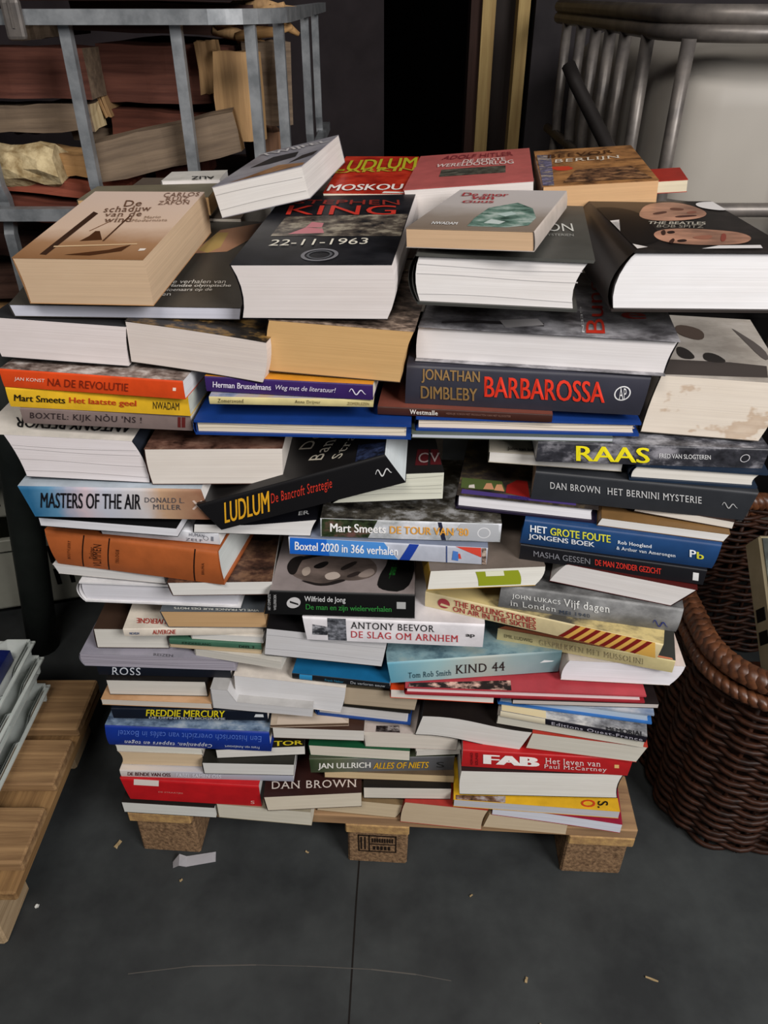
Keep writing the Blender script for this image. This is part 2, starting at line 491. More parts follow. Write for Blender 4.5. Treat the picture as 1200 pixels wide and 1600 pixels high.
bm = bmesh.new(); box(bm, -.535, -.507, 1.278, 1.29, 1.135, 1.185); bevel(bm, .005, 2); box(bm, -.5225, -.5195, 1.276, 1.28, 1.15, 1.183)
kid('rail_clamp', bm, dsteel, cage)
bm = bmesh.new(); box(bm, -1.25, -.15, 1.3, 2.3, .41, .45); kid('base_tray', bm, dsteel, cage)
for x in (-1.2, -.2):
    for y in (1.36, 2.24):
        bm = bmesh.new(); box(bm, x-.03, x+.03, y-.03, y+.03, 0, .41); kid('cage_leg', bm, dsteel, cage)
red_w = wood('#4a2b24', '#74483b', 0); grey_w = wood('#5a4c40', '#86735f', 0); tan_w = wood('#96704a', '#c49a66', 0); dark_w = wood('#2e1e18', '#48302a', 0)
cream_w = wood('#b09a72', '#d8c49a', 2); end_w = wood('#8a6c4c', '#b49064', 2)
def log(px, y, depth, mat, label, roll=0, yaw=0, end=None, name='firewood_block', cat='firewood', wane=.0):
    """squared offcut: px = (centre x, centre z, width, height) in metres"""
    cx, cz, w, h = px
    bm = bmesh.new(); box(bm, -w/2, w/2, 0, depth, -h/2, h/2, 6, 2, 2)
    for v in bm.verts:
        v.co.z += random.uniform(-1, 1)*.0018 + wane*math.sin(v.co.x*21); v.co.y += random.uniform(-1, 1)*.002
        if abs(abs(v.co.x)-w/2) < 1e-4: v.co.x += random.uniform(-1, 1)*.003
    mats = [mat]
    bm.normal_update()
    if end:
        mats.append(end)
        for f in bm.faces:
            if abs(f.normal.x) > .8: f.material_index = 1
    o = link(name, bm, mats); o.location = (cx, y, cz); o.rotation_euler = (0, -R(roll), R(yaw))
    return tag(o, label, cat, 'firewood in the steel cage')
log((-.565, 1.085, .19, .07), 1.4, .07, red_w, 'red-brown squared firewood block with worn end, left of the first cage bar', 0, 0, grey_w)
log((-.565, 1.02, .17, .04), 1.41, .06, grey_w, 'grey weathered board with a pale sawn end under the red-brown block', 1, 0, cream_w)
log((-.365, 1.077, .22, .085), 1.48, .3, red_w, 'large red-brown beam between the first two cage bars', -1, 0)
log((-.37, 1.157, .30, .045), 1.52, .3, dark_w, 'dark brown beam just under the top rail', -2, 2)
log((-.37, .995, .2, .055), 1.47, .3, wood('#46261e', '#6c3e30', 0), 'dull red beam beneath the large red-brown beam', -3, 0)
log((-.35, .985, .235, .06), 1.35, .05, grey_w, 'grey plank lying aslant behind the second cage bar', 11, 3, end_w)
log((-.53, .955, .105, .033), 1.375, .08, tan_w, 'tan plank with a broken end above the dark red planks', -4, -2)
log((-.535, .921, .2, .026), 1.36, .14, wood('#6a3428', '#94503c', 0), 'dark red plank with a lighter upper edge above the cross rail', -7, 0)
log((-.53, .883, .26, .03), 1.345, .16, wood('#4a261e', '#703c2e', 0), 'dark red plank lying right behind the left cross rail', -6, 0)
log((-.235, 1.05, .075, .13), 1.41, .03, end_w, 'tall block showing tan end grain behind the third bar', 0, 8)
log((-.19, 1.065, .075, .12), 1.45, .1, grey_w, 'grey-brown block beside the tall end-grain block', 0, 12)
log((-.285, 1.09, .035, .075), 1.44, .035, end_w, 'small rounded tan end of a beam behind the second bar', 3, 0)
log((-.365, .925, .07, .035), 1.44, .2, wood('#3e1e18', '#5a3026', 0), 'short dark red block low between the bars', -2, 0)
log((-.63, 1.0, .05, .03), 1.5, .3, dark_w, 'dark board end far left behind the weathered board')
log((-.56, 1.145, .05, .03), 1.45, .2, grey_w, 'pale grey offcut under the rail clamp', 4, 0)
log((-.49, .985, .12, .02), 1.5, .2, grey_w, 'thin grey lath above the tan plank', -1, 0)
log((-.475, 1.045, .012, .06), 1.46, .2, end_w, 'short tan stick leaning in the dark gap', 14, 0)
log((-.6, .82, .28, .045), 1.4, .12, dark_w, 'dark brown beam below the left cross rail', -3, 0)
log((-.62, .757, .24, .05), 1.38, .2, wood('#33221c', '#523a30', 0), 'dark stained beam behind the topmost books at the left edge', 2, 0)
log((-.65, .69, .22, .05), 1.4, .3, tan_w, 'tan beam low at the left edge beside the book pile', 0, 0)
log((-.66, .62, .24, .06), 1.42, .3, dark_w, 'dark beam low at the left edge beneath the tan beam', 0, 0)
log((-.64, .57, .24, .04), 1.42, .3, wood('#4a2c22', '#6e4636', 0), 'dull red beam at the bottom of the wood pile', 0, 0)
log((-.4, .85, .3, .09), 1.56, .3, dark_w, 'dark beam deep inside the wood pile', 0, 0)
log((-.21, .93, .05, .1), 1.55, .2, wood('#5a4030', '#7e5c44', 2), 'brown offcut standing near the cage side', 0, 15)
for q, (x, z, L, ro) in enumerate(((-.22, 1.16, .13, -12), (-.2, 1.135, .1, -8), (-.23, 1.125, .12, 14), (-.17, 1.15, .06, 40), (-.19, 1.17, .09, 5), (-.215, 1.185, .1, -20))):
    bm = bmesh.new(); tube(bm, [(-L/2, 0, 0), (-L/6, .004, .004), (L/5, -.003, 0), (L/2, .002, .003)], [.009, .011, .008, .004], 6)
    o = link('kindling_stick', bm, tan_w if q % 2 else end_w); o.location = (x, 1.5+q*.012, z); o.rotation_euler = (0, R(ro), R(q*9-20))
    tag(o, 'tan kindling stick in the jumble above the end-grain block', 'stick', 'kindling in the steel cage')
bm = bmesh.new()                                            # split log with a torn end
N = 14
rings = []
for i in range(7):
    x = -.1+i*.025; rings.append([bm.verts.new((x + (random.uniform(-.012, .014) if i == 6 else 0), math.cos(2*math.pi*k/N)*.03*(1+random.uniform(-.15, .15)), math.sin(2*math.pi*k/N)*.032*(1+random.uniform(-.2, .2)))) for k in range(N)])
for A, B in zip(rings, rings[1:]):
    for k in range(N): bm.faces.new((A[k], A[(k+1) % N], B[(k+1) % N], B[k]))
bm.faces.new(rings[-1]); bm.faces.new(rings[0][::-1])
o = link('split_log', bm, two_tone('torn_wood', '#8a7450', '#d2bf96', (40, 40, 40), 1, .9, .1, bump=.7)); o.location = (-.585, 1.37, .955)
tag(o, 'torn cream log end at the far left beside the tan plank', 'firewood', 'firewood in the steel cage')
bm = bmesh.new(); box(bm, -.5, .21, 0, .3, 0, .05, 4, 1, 1); bevel(bm, .004)
o = link('plank', bm, dark_w); o.location = (-.42, 1.33, 1.182); tag(o, 'dark brown plank lying across the top of the firewood cage', 'plank')

# steel post and plastic crates beside the left pallet
bm = bmesh.new(); tube(bm, [(0, 0, 0), (.022, 0, .16), (.066, 0, .47), (.1, 0, .72)], .032, 14)
o = link('steel_post', bm, two_tone('painted_post', '#1f2422', '#2e3330', (9, 9, 9), 1, .6, .3)); o.location = (-.748, 1.235, 0)
tag(o, 'dark leaning steel post in front of the grey crates', 'post')
grey_pl = two_tone('grey_plastic', '#98988c', '#aaaa9e', (8, 8, 8), 1, .5, .35)
def slotted_crate(label, loc, dims, yaw, grp='grey crates behind the post'):
    w, d, h = dims
    t = thing('plastic_crate', label, 'crate', loc, (0, 0, R(yaw)), grp)
    bm = bmesh.new()
    for (x0, x1, y0, y1) in ((-w/2, w/2, 0, .006), (-w/2, w/2, d-.006, d), (-w/2, -w/2+.006, .006, d-.006), (w/2-.006, w/2, .006, d-.006)):
        box(bm, x0, x1, y0, y1, 0, h)
    box(bm, -w/2, w/2, 0, d, 0, .006); bevel(bm, .0015)
    link('crate_body', bm, grey_pl, t)
    bm = bmesh.new()
    for (x0, x1, y0, y1) in ((-w/2-.008, w/2+.008, -.008, .004), (-w/2-.008, w/2+.008, d-.004, d+.008), (-w/2-.008, -w/2+.004, .004, d-.004), (w/2-.004, w/2+.008, .004, d-.004)):
        box(bm, x0, x1, y0, y1, h-.03, h)
    bevel(bm, .002); link('crate_rim', bm, grey_pl, t)
    for i in range(4):
        for z in (.25, .58):
            bm = bmesh.new(); x = w/2-.03-i*.03; box(bm, x-.005, x+.005, -.0012, .001, h*z, h*z+.045)
            link('slot', bm, ink('#080808'), t)
    return t
slotted_crate('lower grey plastic crate with dark slots in its side, behind the leaning post', (-.86, 1.34, .02), (.36, .4, .19), 14)
slotted_crate('upper grey plastic crate stacked behind the leaning post', (-.92, 1.42, .212), (.36, .4, .12), 8)

# white trays on the left pallet
white_pl = two_tone('white_plastic', '#aab0ac', '#c4c9c4', (10, 10, 10), 1, .45, .35)
for i, z in enumerate((.1445, .176, .207, .238)):
    names = ('bottom', 'second', 'third', 'top')
    t = thing('plastic_tray', ['bottom white plastic tray resting on the pale left pallet', 'second white plastic tray from the bottom of the left stack', 'third white plastic tray from the bottom of the left stack', 'top white plastic tray with notched rim holding a dark blue sheet'][i], 'tray', (-.8 + (.004, -.004, .003, -.002)[i], .63+.004*i, z), (0, 0, R((0, .7, -.5, .4)[i])), 'white trays on the left pallet')
    w, d, h = .39, .33, .031
    bm = bmesh.new()
    def panel(p, q, nx, ny):
        # flared side wall with a stepped rim
        n = 20; lo, hi = [], []
        for a in range(n+1):
            u = a/n; x, y = p[0]+(q[0]-p[0])*u, p[1]+(q[1]-p[1])*u
            hh = h - (.012 if (a % 10) in (3, 4, 5) else 0)
            lo.append((x-nx*.012, y-ny*.012, .001)); hi.append((x, y, hh))
        for o_ in (0, .003):
            L = [bm.verts.new((x-nx*o_, y-ny*o_, z)) for x, y, z in lo]; Hh = [bm.verts.new((x-nx*o_, y-ny*o_, z)) for x, y, z in hi]
            for a in range(n): bm.faces.new((L[a], L[a+1], Hh[a+1], Hh[a]))
    panel((-w/2, 0), (w/2, 0), 0, -1); panel((w/2, 0), (w/2, d), 1, 0); panel((w/2, d), (-w/2, d), 0, 1); panel((-w/2, d), (-w/2, 0), -1, 0)
    box(bm, -w/2+.012, w/2-.012, .012, d-.012, .0002, .003)
    link('tray_wall', bm, white_pl, t)
    bm = bmesh.new()
    for (x0, x1, y0, y1) in ((-w/2-.005, w/2+.005, -.005, .001), (-w/2-.005, w/2+.005, d-.001, d+.005), (w/2-.001, w/2+.005, 0, d), (-w/2-.005, -w/2+.001, 0, d)):
        box(bm, x0, x1, y0, y1, .0195, .0225)
    link('tray_rim', bm, white_pl, t)
bm = bmesh.new(); box(bm, -.18, .165, .02, .31, 0, .024, 6, 6, 1)
for v in bm.verts: v.co.z += .003*math.sin(v.co.x*40)*math.cos(v.co.y*30) if v.co.z > .01 else 0
o = link('plastic_sheet', bm, two_tone('blue_plastic', '#0c1440', '#141f5c', (20, 20, 20), 1, .3, .5)); o.location = (-.8, .64, .2425)
tag(o, 'dark blue folded plastic sheet lying in the top white tray', 'sheet')

# ------------------------------------------------------------------ right: tank in its cage
tank_m = two_tone('milky_plastic', '#98928a', '#a8a299', (2, 2, 2), 1, .45, .3)
tank = thing('liquid_tank', 'big white plastic tank standing in a tube cage at right back', 'tank', (1.0, 1.95, 0))
bm = bmesh.new(); box(bm, -.5, .5, -.45, .45, .66, 1.115, 1, 1, 1)
bmesh.ops.bevel(bm, geom=bm.edges[:], offset=.09, segments=5, affect='EDGES', profile=.5)
link('tank_body', bm, tank_m, tank, True)
bm = bmesh.new(); tube(bm, [(0, 0, 1.10), (0, 0, 1.15)], .08, 24); link('tank_cap', bm, ink('#302c2a'), tank)
bm = bmesh.new(); box(bm, -.5, .5, -.45, .45, 0, .655); bevel(bm, .005); link('dark_tank_infill', bm, black_void, tank)  # oversized black box, added to keep the area beneath the tank dark
rc = thing('tube_cage', 'dark steel tube cage around the white tank', 'cage', (1.0, 1.94, 0))
def rpath(z, rr=.13):
    P = [(.468, 2.44, z)]
    for i in range(9):
        a = math.pi/2*i/8; P.append((.468 + rr - rr*math.cos(a), 1.43 + rr - rr*math.sin(a), z))
    P.append((1.55, 1.43, z)); return P
for z, nm, r_ in ((1.163, 'top_rail', .015), (1.138, 'top_rail', .014), (.872, 'cross_rail', .012), (.55, 'cross_rail', .011), (.2, 'cross_rail', .011)):
    bm = bmesh.new(); tube(bm, rpath(z), r_, 10); kid(nm, bm, dsteel, rc)
for x, y in ((.493, 1.455), (.468, 1.6), (.468, 1.75), (.468, 1.87), (.468, 2.0), (.468, 2.15), (.468, 2.32), (.76, 1.43), (1.05, 1.43), (1.35, 1.43)):
    bm = bmesh.new(); tube(bm, [(x, y, .15), (x, y, .84), (x+.004, y+.006, .88), (x, y, .92), (x, y, 1.13)], .0125, 8); kid('upright_bar', bm, dsteel, rc)
bm = bmesh.new(); tube(bm, [(.345, 1.66, 1.08), (.36, 1.64, 1.05), (.405, 1.52, .96), (.445, 1.42, .88)], .013, 8)
tag(link('metal_rod', bm, two_tone('dark_iron', '#1c1918', '#262221', (9, 9, 9), 1, .5, .4)), 'dark rod leaning against the corner of the tank cage', 'rod')

# ------------------------------------------------------------------ wicker basket
cane = two_tone('dark_cane', '#1e100a', '#3a2014', (50, 50, 50), 1, .5, .22)  # shade put into the body colour; the rim stays lighter as if lit
rim_m = two_tone('rim_cane', '#3a2013', '#663e26', (50, 50, 50), 1, .4, .45)
bk = thing('wicker_basket', 'dark brown wicker basket with thick plaited rim right of the book pile', 'basket', (.86, .98, 0))
def outline(n, grow=0, z=0):
    """rounded rectangle around the basket's middle, as n points"""
    hx, hy, rr = .375+grow, .235+grow, .11
    pts = []
    seg = [((hx-rr, -hy), (-hx+rr, -hy)), ((-hx, -hy+rr), (-hx, hy-rr)), ((-hx+rr, hy), (hx-rr, hy)), ((hx, hy-rr), (hx, -hy+rr))]
    cen = [(-hx+rr, -hy+rr), (-hx+rr, hy-rr), (hx-rr, hy-rr), (hx-rr, -hy+rr)]; a0 = [-math.pi/2, math.pi, math.pi/2, 0]
    poly_ = []
    for (p, q), c, a in zip(seg, cen, a0):
        for i in range(24): poly_.append((p[0]+(q[0]-p[0])*i/24, p[1]+(q[1]-p[1])*i/24))
        for i in range(10):
            t_ = a - math.pi/2*i/10; poly_.append((c[0]+rr*math.cos(t_), c[1]+rr*math.sin(t_)))
    d = [0]
    for i in range(len(poly_)):
        p, q = poly_[i], poly_[(i+1) % len(poly_)]; d.append(d[-1]+math.hypot(q[0]-p[0], q[1]-p[1]))
    L = d[-1]; j = 0
    for i in range(n):
        s_ = L*i/n
        while d[j+1] < s_: j += 1
        p, q = poly_[j], poly_[(j+1) % len(poly_)]; f = (s_-d[j])/max(d[j+1]-d[j], 1e-9)
        x, y = p[0]+(q[0]-p[0])*f, p[1]+(q[1]-p[1])*f
        tx_, ty_ = q[0]-p[0], q[1]-p[1]; l_ = math.hypot(tx_, ty_) or 1
        pts.append((x, y, z, ty_/l_, -tx_/l_))
    return pts
bm = bmesh.new()
NST = 46; NP = NST*4
base = outline(NP)
for lv in range(40):
    z = .012+lv*.0092; gr = .004*math.sin(z*9)
    P = []
    for i, (x, y, _, nx, ny) in enumerate(base):
        o_ = .0065*math.cos(math.pi*i/4 + math.pi*lv) + gr
        P.append((x-nx*o_, y-ny*o_, z + .0022*math.sin(i*.37+lv*1.3)))
    tube(bm, P, .0047, 5, closed=True)
wv = link('woven_wall', bm, cane, bk)
bm = bmesh.new()
for i in range(0, NP, 4):
    x, y, _, nx, ny = base[i]; tube(bm, [(x, y, .005), (x, y, .385)], .004, 5)
link('stakes', bm, cane, bk)
bm = bmesh.new(); box(bm, -.335, .335, -.195, .195, .004, .014); link('basket_floor', bm, cane, bk)
for q, (zz, gr, rad) in enumerate(((.392, .004, .017), (.364, .012, .011))):
    bm = bmesh.new(); ol = outline(560, gr)
    for k in range(2):                                     # two plaited strands wound round each other
        P = []
        for i, (x, y, _, nx, ny) in enumerate(ol):
            a = i*2*math.pi/560*95 + k*math.pi
            P.append((x-nx*rad*.42*math.cos(a), y-ny*rad*.42*math.cos(a), zz+rad*.42*math.sin(a)))
        tube(bm, P, rad*.72, 7, closed=True)
    link('plaited_rim', bm, rim_m, bk)
bm = bmesh.new()
for k, (x, z0, z1) in enumerate(((-.17, .02, .34), )):
    pts = [(-.2, -.262, .3), (-.202, -.264, .2), (-.206, -.264, .12), (-.21, -.262, .05)]
    for (a, c) in zip(pts, pts[1:]):
        box(bm, min(a[0], c[0])-.014, max(a[0], c[0])+.014, -.266, -.26, c[2], a[2])
stp = link('leather_strap', bm, two_tone('dark_leather', '#17110e', '#241b17', (20, 20, 20), 1, .5, .4), bk); stp['label'] = 'dark strap hanging down the basket front'
bm = bmesh.new(); tube(bm, [(-.21+.022*math.cos(a*math.pi/10), -.27, .09+.03*math.sin(a*math.pi/10)) for a in range(20)], .004, 6, closed=True)
link('strap_buckle', bm, ink('#1a1512'), bk)
# case standing in the basket
cs = thing('storage_case', 'cream-sided flat case with dark cover leaning inside the wicker basket', 'case', (.583, 1.0, .452), (R(37.5), 0, R(-2)))
bm = bmesh.new(); box(bm, 0, .26, -.285, 0, 0, .052); bevel(bm, .003); link('case_body', bm, two_tone('cream_card', '#8f8468', '#a89c80', (9, 9, 9), 1, .6, .2), cs)
bm = bmesh.new(); box(bm, .004, .256, -.28, -.005, .0515, .0545); link('case_cover', bm, photo('#1c1f1c', '#3c423c', '#6a6e62', 2), cs)
bm = bmesh.new()
for y in (-.13, -.165): box(bm, -.001, .001, y, y+.02, .012, .04)
link('case_mark', bm, ink('#141210'), cs)

# ------------------------------------------------------------------ small litter
p_ = (-0.3148, 0.7313, 0.0000)
o = thing('paper_strip', 'white folded paper strip lying on the floor in front of the left pallet block', 'paper', (p_[0], p_[1], .001), (0, 0, R(9)))
bm = bmesh.new()
pts = [(-.033, -.009, .001), (-.022, -.012, .010), (-.012, -.010, .001), (.036, -.009, .002)]
top_ = [(-.034, .002, .001), (-.022, .008, .012), (-.012, .009, .001), (.036, .009, .002)]
A = [bm.verts.new(p) for p in pts]; B = [bm.verts.new(p) for p in top_]
for i in range(3): bm.faces.new((A[i], A[i+1], B[i+1], B[i]))
bmesh.ops.solidify(bm, geom=bm.faces[:], thickness=.0004)
link('paper_sheet', bm, ink('#d2d0d4'), o)
for (px, L, w, a, lab) in (((-0.4481, 0.7602, 0.0000), .014, .006, 60, 'brown wood chip beside the left pallet block'), ((0.2067, 0.5452, 0.0000), .008, .003, 70, 'pale splinter on the floor right of the joint'), ((0.3895, 0.5461, 0.0000), .018, .002, -20, 'long pale splinter lying farthest right on the floor'),
                           ((0.2153, 0.4851, 0.0000), .008, .002, 40, 'pale splinter at the bottom edge'), ((-0.5454, 0.6539, 0.0000), .006, .005, 0, 'small white paper dot on the floor near the left pallet'), ((0.1385, 0.6715, 0.0000), .006, .002, 30, 'tiny splinter in front of the middle pallet block'), ((-0.3284, 0.6970, 0.0000), .005, .003, 30, 'tiny crumb of wood below the paper strip'), ((-0.1284, 0.7462, 0.0000), .006, .0025, -30, 'tiny splinter left of the stamped pallet block')):
    bm = bmesh.new(); box(bm, -L/2, L/2, -w/2, w/2, 0, .0016, 3, 1, 1)
    for v in bm.verts: v.co.z += random.uniform(0, .0012); v.co.y += random.uniform(-1, 1)*w*.2
    o = link('wood_chip' if 'dot' not in lab else 'paper_scrap', bm, ink('#a08a66' if 'dot' not in lab else '#c8c8c4')); o.location = (px[0], px[1], .0004); o.rotation_euler = (0, 0, R(a))
    tag(o, lab, 'wood chip' if 'dot' not in lab else 'paper')


# the pile, from the top layer down to the pallet
book('thick paperback with sepia cover and yellowed pages, topmost at the left front','P',(-0.3473,0.7395,0.9381),(-6.2403,5.5,0.9952),(0.1257,0.2,0.0458),'#b98d62','#cdb192',side='L',top=('grad', 'v', [(0, '#8f6643'), (0.2, '#a87f5c'), (0.42, '#d9bda6'), (1, '#dcc4b4')]),sh=(-0.0032,0,-0.0013,0.0013),tx=[('De','t',(0.0536,0.1455),(0.0717,0.148),(0.0677,0.167),(0.0485,0.1666),'#6b4a36','s'),('schaduw','t',(0.0385,0.1268),(0.0879,0.1319),(0.0836,0.1503),(0.0347,0.1451),'#6b4a36','s'),('van de','t',(0.044,0.1131),(0.0832,0.1159),(0.0796,0.1317),(0.0419,0.1269),'#6b4a36','s'),('wind','t',(0.0502,0.0959),(0.0788,0.0985),(0.0758,0.1138),(0.0475,0.1112),'#6b4a36','s'),('CARLOS','t',(0.0861,0.1782),(0.124,0.1832),(0.1222,0.1966),(0.0831,0.1937),'#7a5a48','s'),('RUIZ','t',(0.0926,0.1653),(0.1173,0.1678),(0.1147,0.1808),(0.0897,0.1782),'#7a5a48','s'),('ZAFON','t',(0.0884,0.1525),(0.1219,0.1552),(0.1194,0.1679),(0.0862,0.1651),'#7a5a48','s'),('Mario','t',(0.0887,0.1083),(0.1054,0.1106),(0.1042,0.1184),(0.0873,0.116),'#94765e','s'),('Modernista','t',(0.0788,0.0985),(0.1153,0.1013),(0.1141,0.1089),(0.078,0.1061),'#94765e','s')],dc=[('p','t',((0.0234,0.0086),(0.0303,0.0073),(0.0338,0.1247),(0.0265,0.1306)),'#3a2417'),('p','t',((0.0474,0.0439),(0.0682,0.0479),(0.0565,0.0721),(0.0519,0.072),(0.0512,0.0578)),'#4a2a14'),('p','t',((0.0696,0.0446),(0.0715,0.0446),(0.0717,0.1176),(0.0697,0.1176)),'#4a2c18'),('p','t',((0.0474,0.0079),(0.0849,0.0219),(0.1016,0.0355),(0.0984,0.0191),(0.0724,0.0071)),'#4a2a14'),('p','t',((0.0454,0.0718),(0.0467,0.0719),(0.0579,0.1037),(0.0566,0.1037)),'#7a5030'),('p','t',((0.1142,0.0196),(0.1198,0.0214),(0.1199,0.0263),(0.1138,0.0261)),'#e8dcd0'),('p','t',((0.028,0.0298),(0.1066,0.039),(0.1075,0.0365),(0.0289,0.0266)),'#d8b890')])  # printed gradient, its pale back also carrying a painted sheen
book('thin dark grey photo paperback lying under the sepia paperback','P',(-0.3725,0.7526,0.9202),(0.0547,6.1741,-0.8858),(0.2266,0.2418,0.0131),'#4a4642','#c9cad6',side='L',top='#45413b',sh=(-0.0026,0.0026,0,0),tx=[('de verhalen van','t',(0.1437,0.0536),(0.2025,0.0558),(0.2024,0.0654),(0.1443,0.0633),'#d8d4cc',''),('nederlandse olympische','t',(0.1292,0.0421),(0.2095,0.045),(0.2093,0.0544),(0.1297,0.0515),'#d8d4cc','b'),('kampioenaars op de','t',(0.1304,0.0313),(0.1916,0.035),(0.1919,0.0443),(0.1309,0.0406),'#d8d4cc',''),('spelen','t',(0.1275,0.0192),(0.1531,0.0216),(0.1521,0.0321),(0.1276,0.0297),'#d8d4cc','')],dc=[('p','t',((0.153,0.1364),(0.173,0.2103),(0.2262,0.2409),(0.217,0.1915),(0.1909,0.1435)),'#b08468'),('p','t',((0.1583,0.146),(0.1706,0.2019),(0.184,0.2024),(0.1817,0.1564),(0.1703,0.139)),'#b79a5e')])
book('thick novel with date in pale digits on its black cover','P',(-0.1394,0.7307,0.9261),(-7.7127,4.2128,2.2998),(0.144,0.2195,0.0536),'#17161a','#ddd5d2',side='L',top=('photo', '#0f1014', '#191a1e', '#232327', 6),sh=(-0.0032,0.0065,-0.0058,0.0058),tx=[('STEPHEN','t',(0.0187,0.1866),(0.1321,0.1774),(0.1294,0.1956),(0.0191,0.2005),'#8a2a22',''),('KING','t',(0.0188,0.1468),(0.1315,0.1431),(0.1291,0.1753),(0.016,0.1799),'#c23327',''),('22-11-1963','t',(0.0241,0.0489),(0.1157,0.0528),(0.115,0.0703),(0.0239,0.0665),'#e6e0d0','')],dc=[('p','t',((0.0188,0.0794),(0.1436,0.0769),(0.1436,0.1468),(0.0198,0.1426)),('photo', '#17181c', '#5a5148', '#a39a88', 9)),('p','t',((0.0346,0.0847),(0.0691,0.0877),(0.0652,0.101),(0.0478,0.1053)),'#c07a80'),('p','t',((0.0478,0.1053),(0.0638,0.1049),(0.0631,0.1187),(0.0505,0.1231)),'#c07a80'),('o','t',(0.0766,0.0248,0.0169,0.8),'#77767a'),('o','t',(0.0766,0.0248,0.0116,0.8),'#55565a')])
book('thick grey-jacketed hardback with white capitals, under the green iceberg paperback','P',(0.032,0.7145,0.9456),(-9.3949,-0.3247,0.3019),(0.148,0.219,0.0477),'#3d3d3a','#e0dcda',hard=1,lines=3,side='L',top='#4a4a46',sh=(-0.0018,0.0096,0.0048,-0.0024),tx=[('ON','t',(0.11,0.0961),(0.1339,0.0999),(0.1332,0.1318),(0.1097,0.1281),'#cfcfc8',''),('MYSTERIEN','t',(0.1058,0.0777),(0.1332,0.0796),(0.133,0.0895),(0.1058,0.0852),'#9a9a94','')])
book('paperback with green iceberg picture and red title on a pale grey cover','P',(0.0204,0.7186,0.9975),(-19.4276,-1.0738,3.2586),(0.117,0.1934,0.0171),'#b9aea5','#cfae8c',side='R',top=('grad', 'v', [(0, '#857567'), (0.3, '#988b80'), (0.55, '#c4bcb8'), (1, '#cdc6c4')]),sh=(0,-0.0012,0,0),tx=[('De snor','t',(0.012,0.1533),(0.0625,0.153),(0.0601,0.1708),(0.01,0.1715),'#b03a40','b'),('van','t',(0.0254,0.1366),(0.0509,0.135),(0.0492,0.1487),(0.0246,0.1506),'#b03a40','b'),('Guus','t',(0.0213,0.116),(0.0547,0.1185),(0.053,0.1317),(0.0211,0.1294),'#b03a40','b'),('NWADAM','t',(0.0199,0.0147),(0.0442,0.0147),(0.0426,0.0252),(0.0185,0.0254),'#eee','b')],dc=[('p','t',((0.0542,0.0132),(0.0525,0.0483),(0.0553,0.0961),(0.0785,0.1236),(0.0984,0.0966),(0.1093,0.0538),(0.1082,0.0216),(0.0896,0.0119)),('photo', '#24443c', '#6c8c80', '#b8c8c0', 7)),('p','t',((0.066,0.0276),(0.0693,0.0443),(0.0846,0.0349),(0.0811,0.0239)),'#c8d4d0'),('p','t',((0.0684,0.067),(0.0811,0.08),(0.0883,0.0688),(0.0799,0.0566)),'#b8ccc6')])
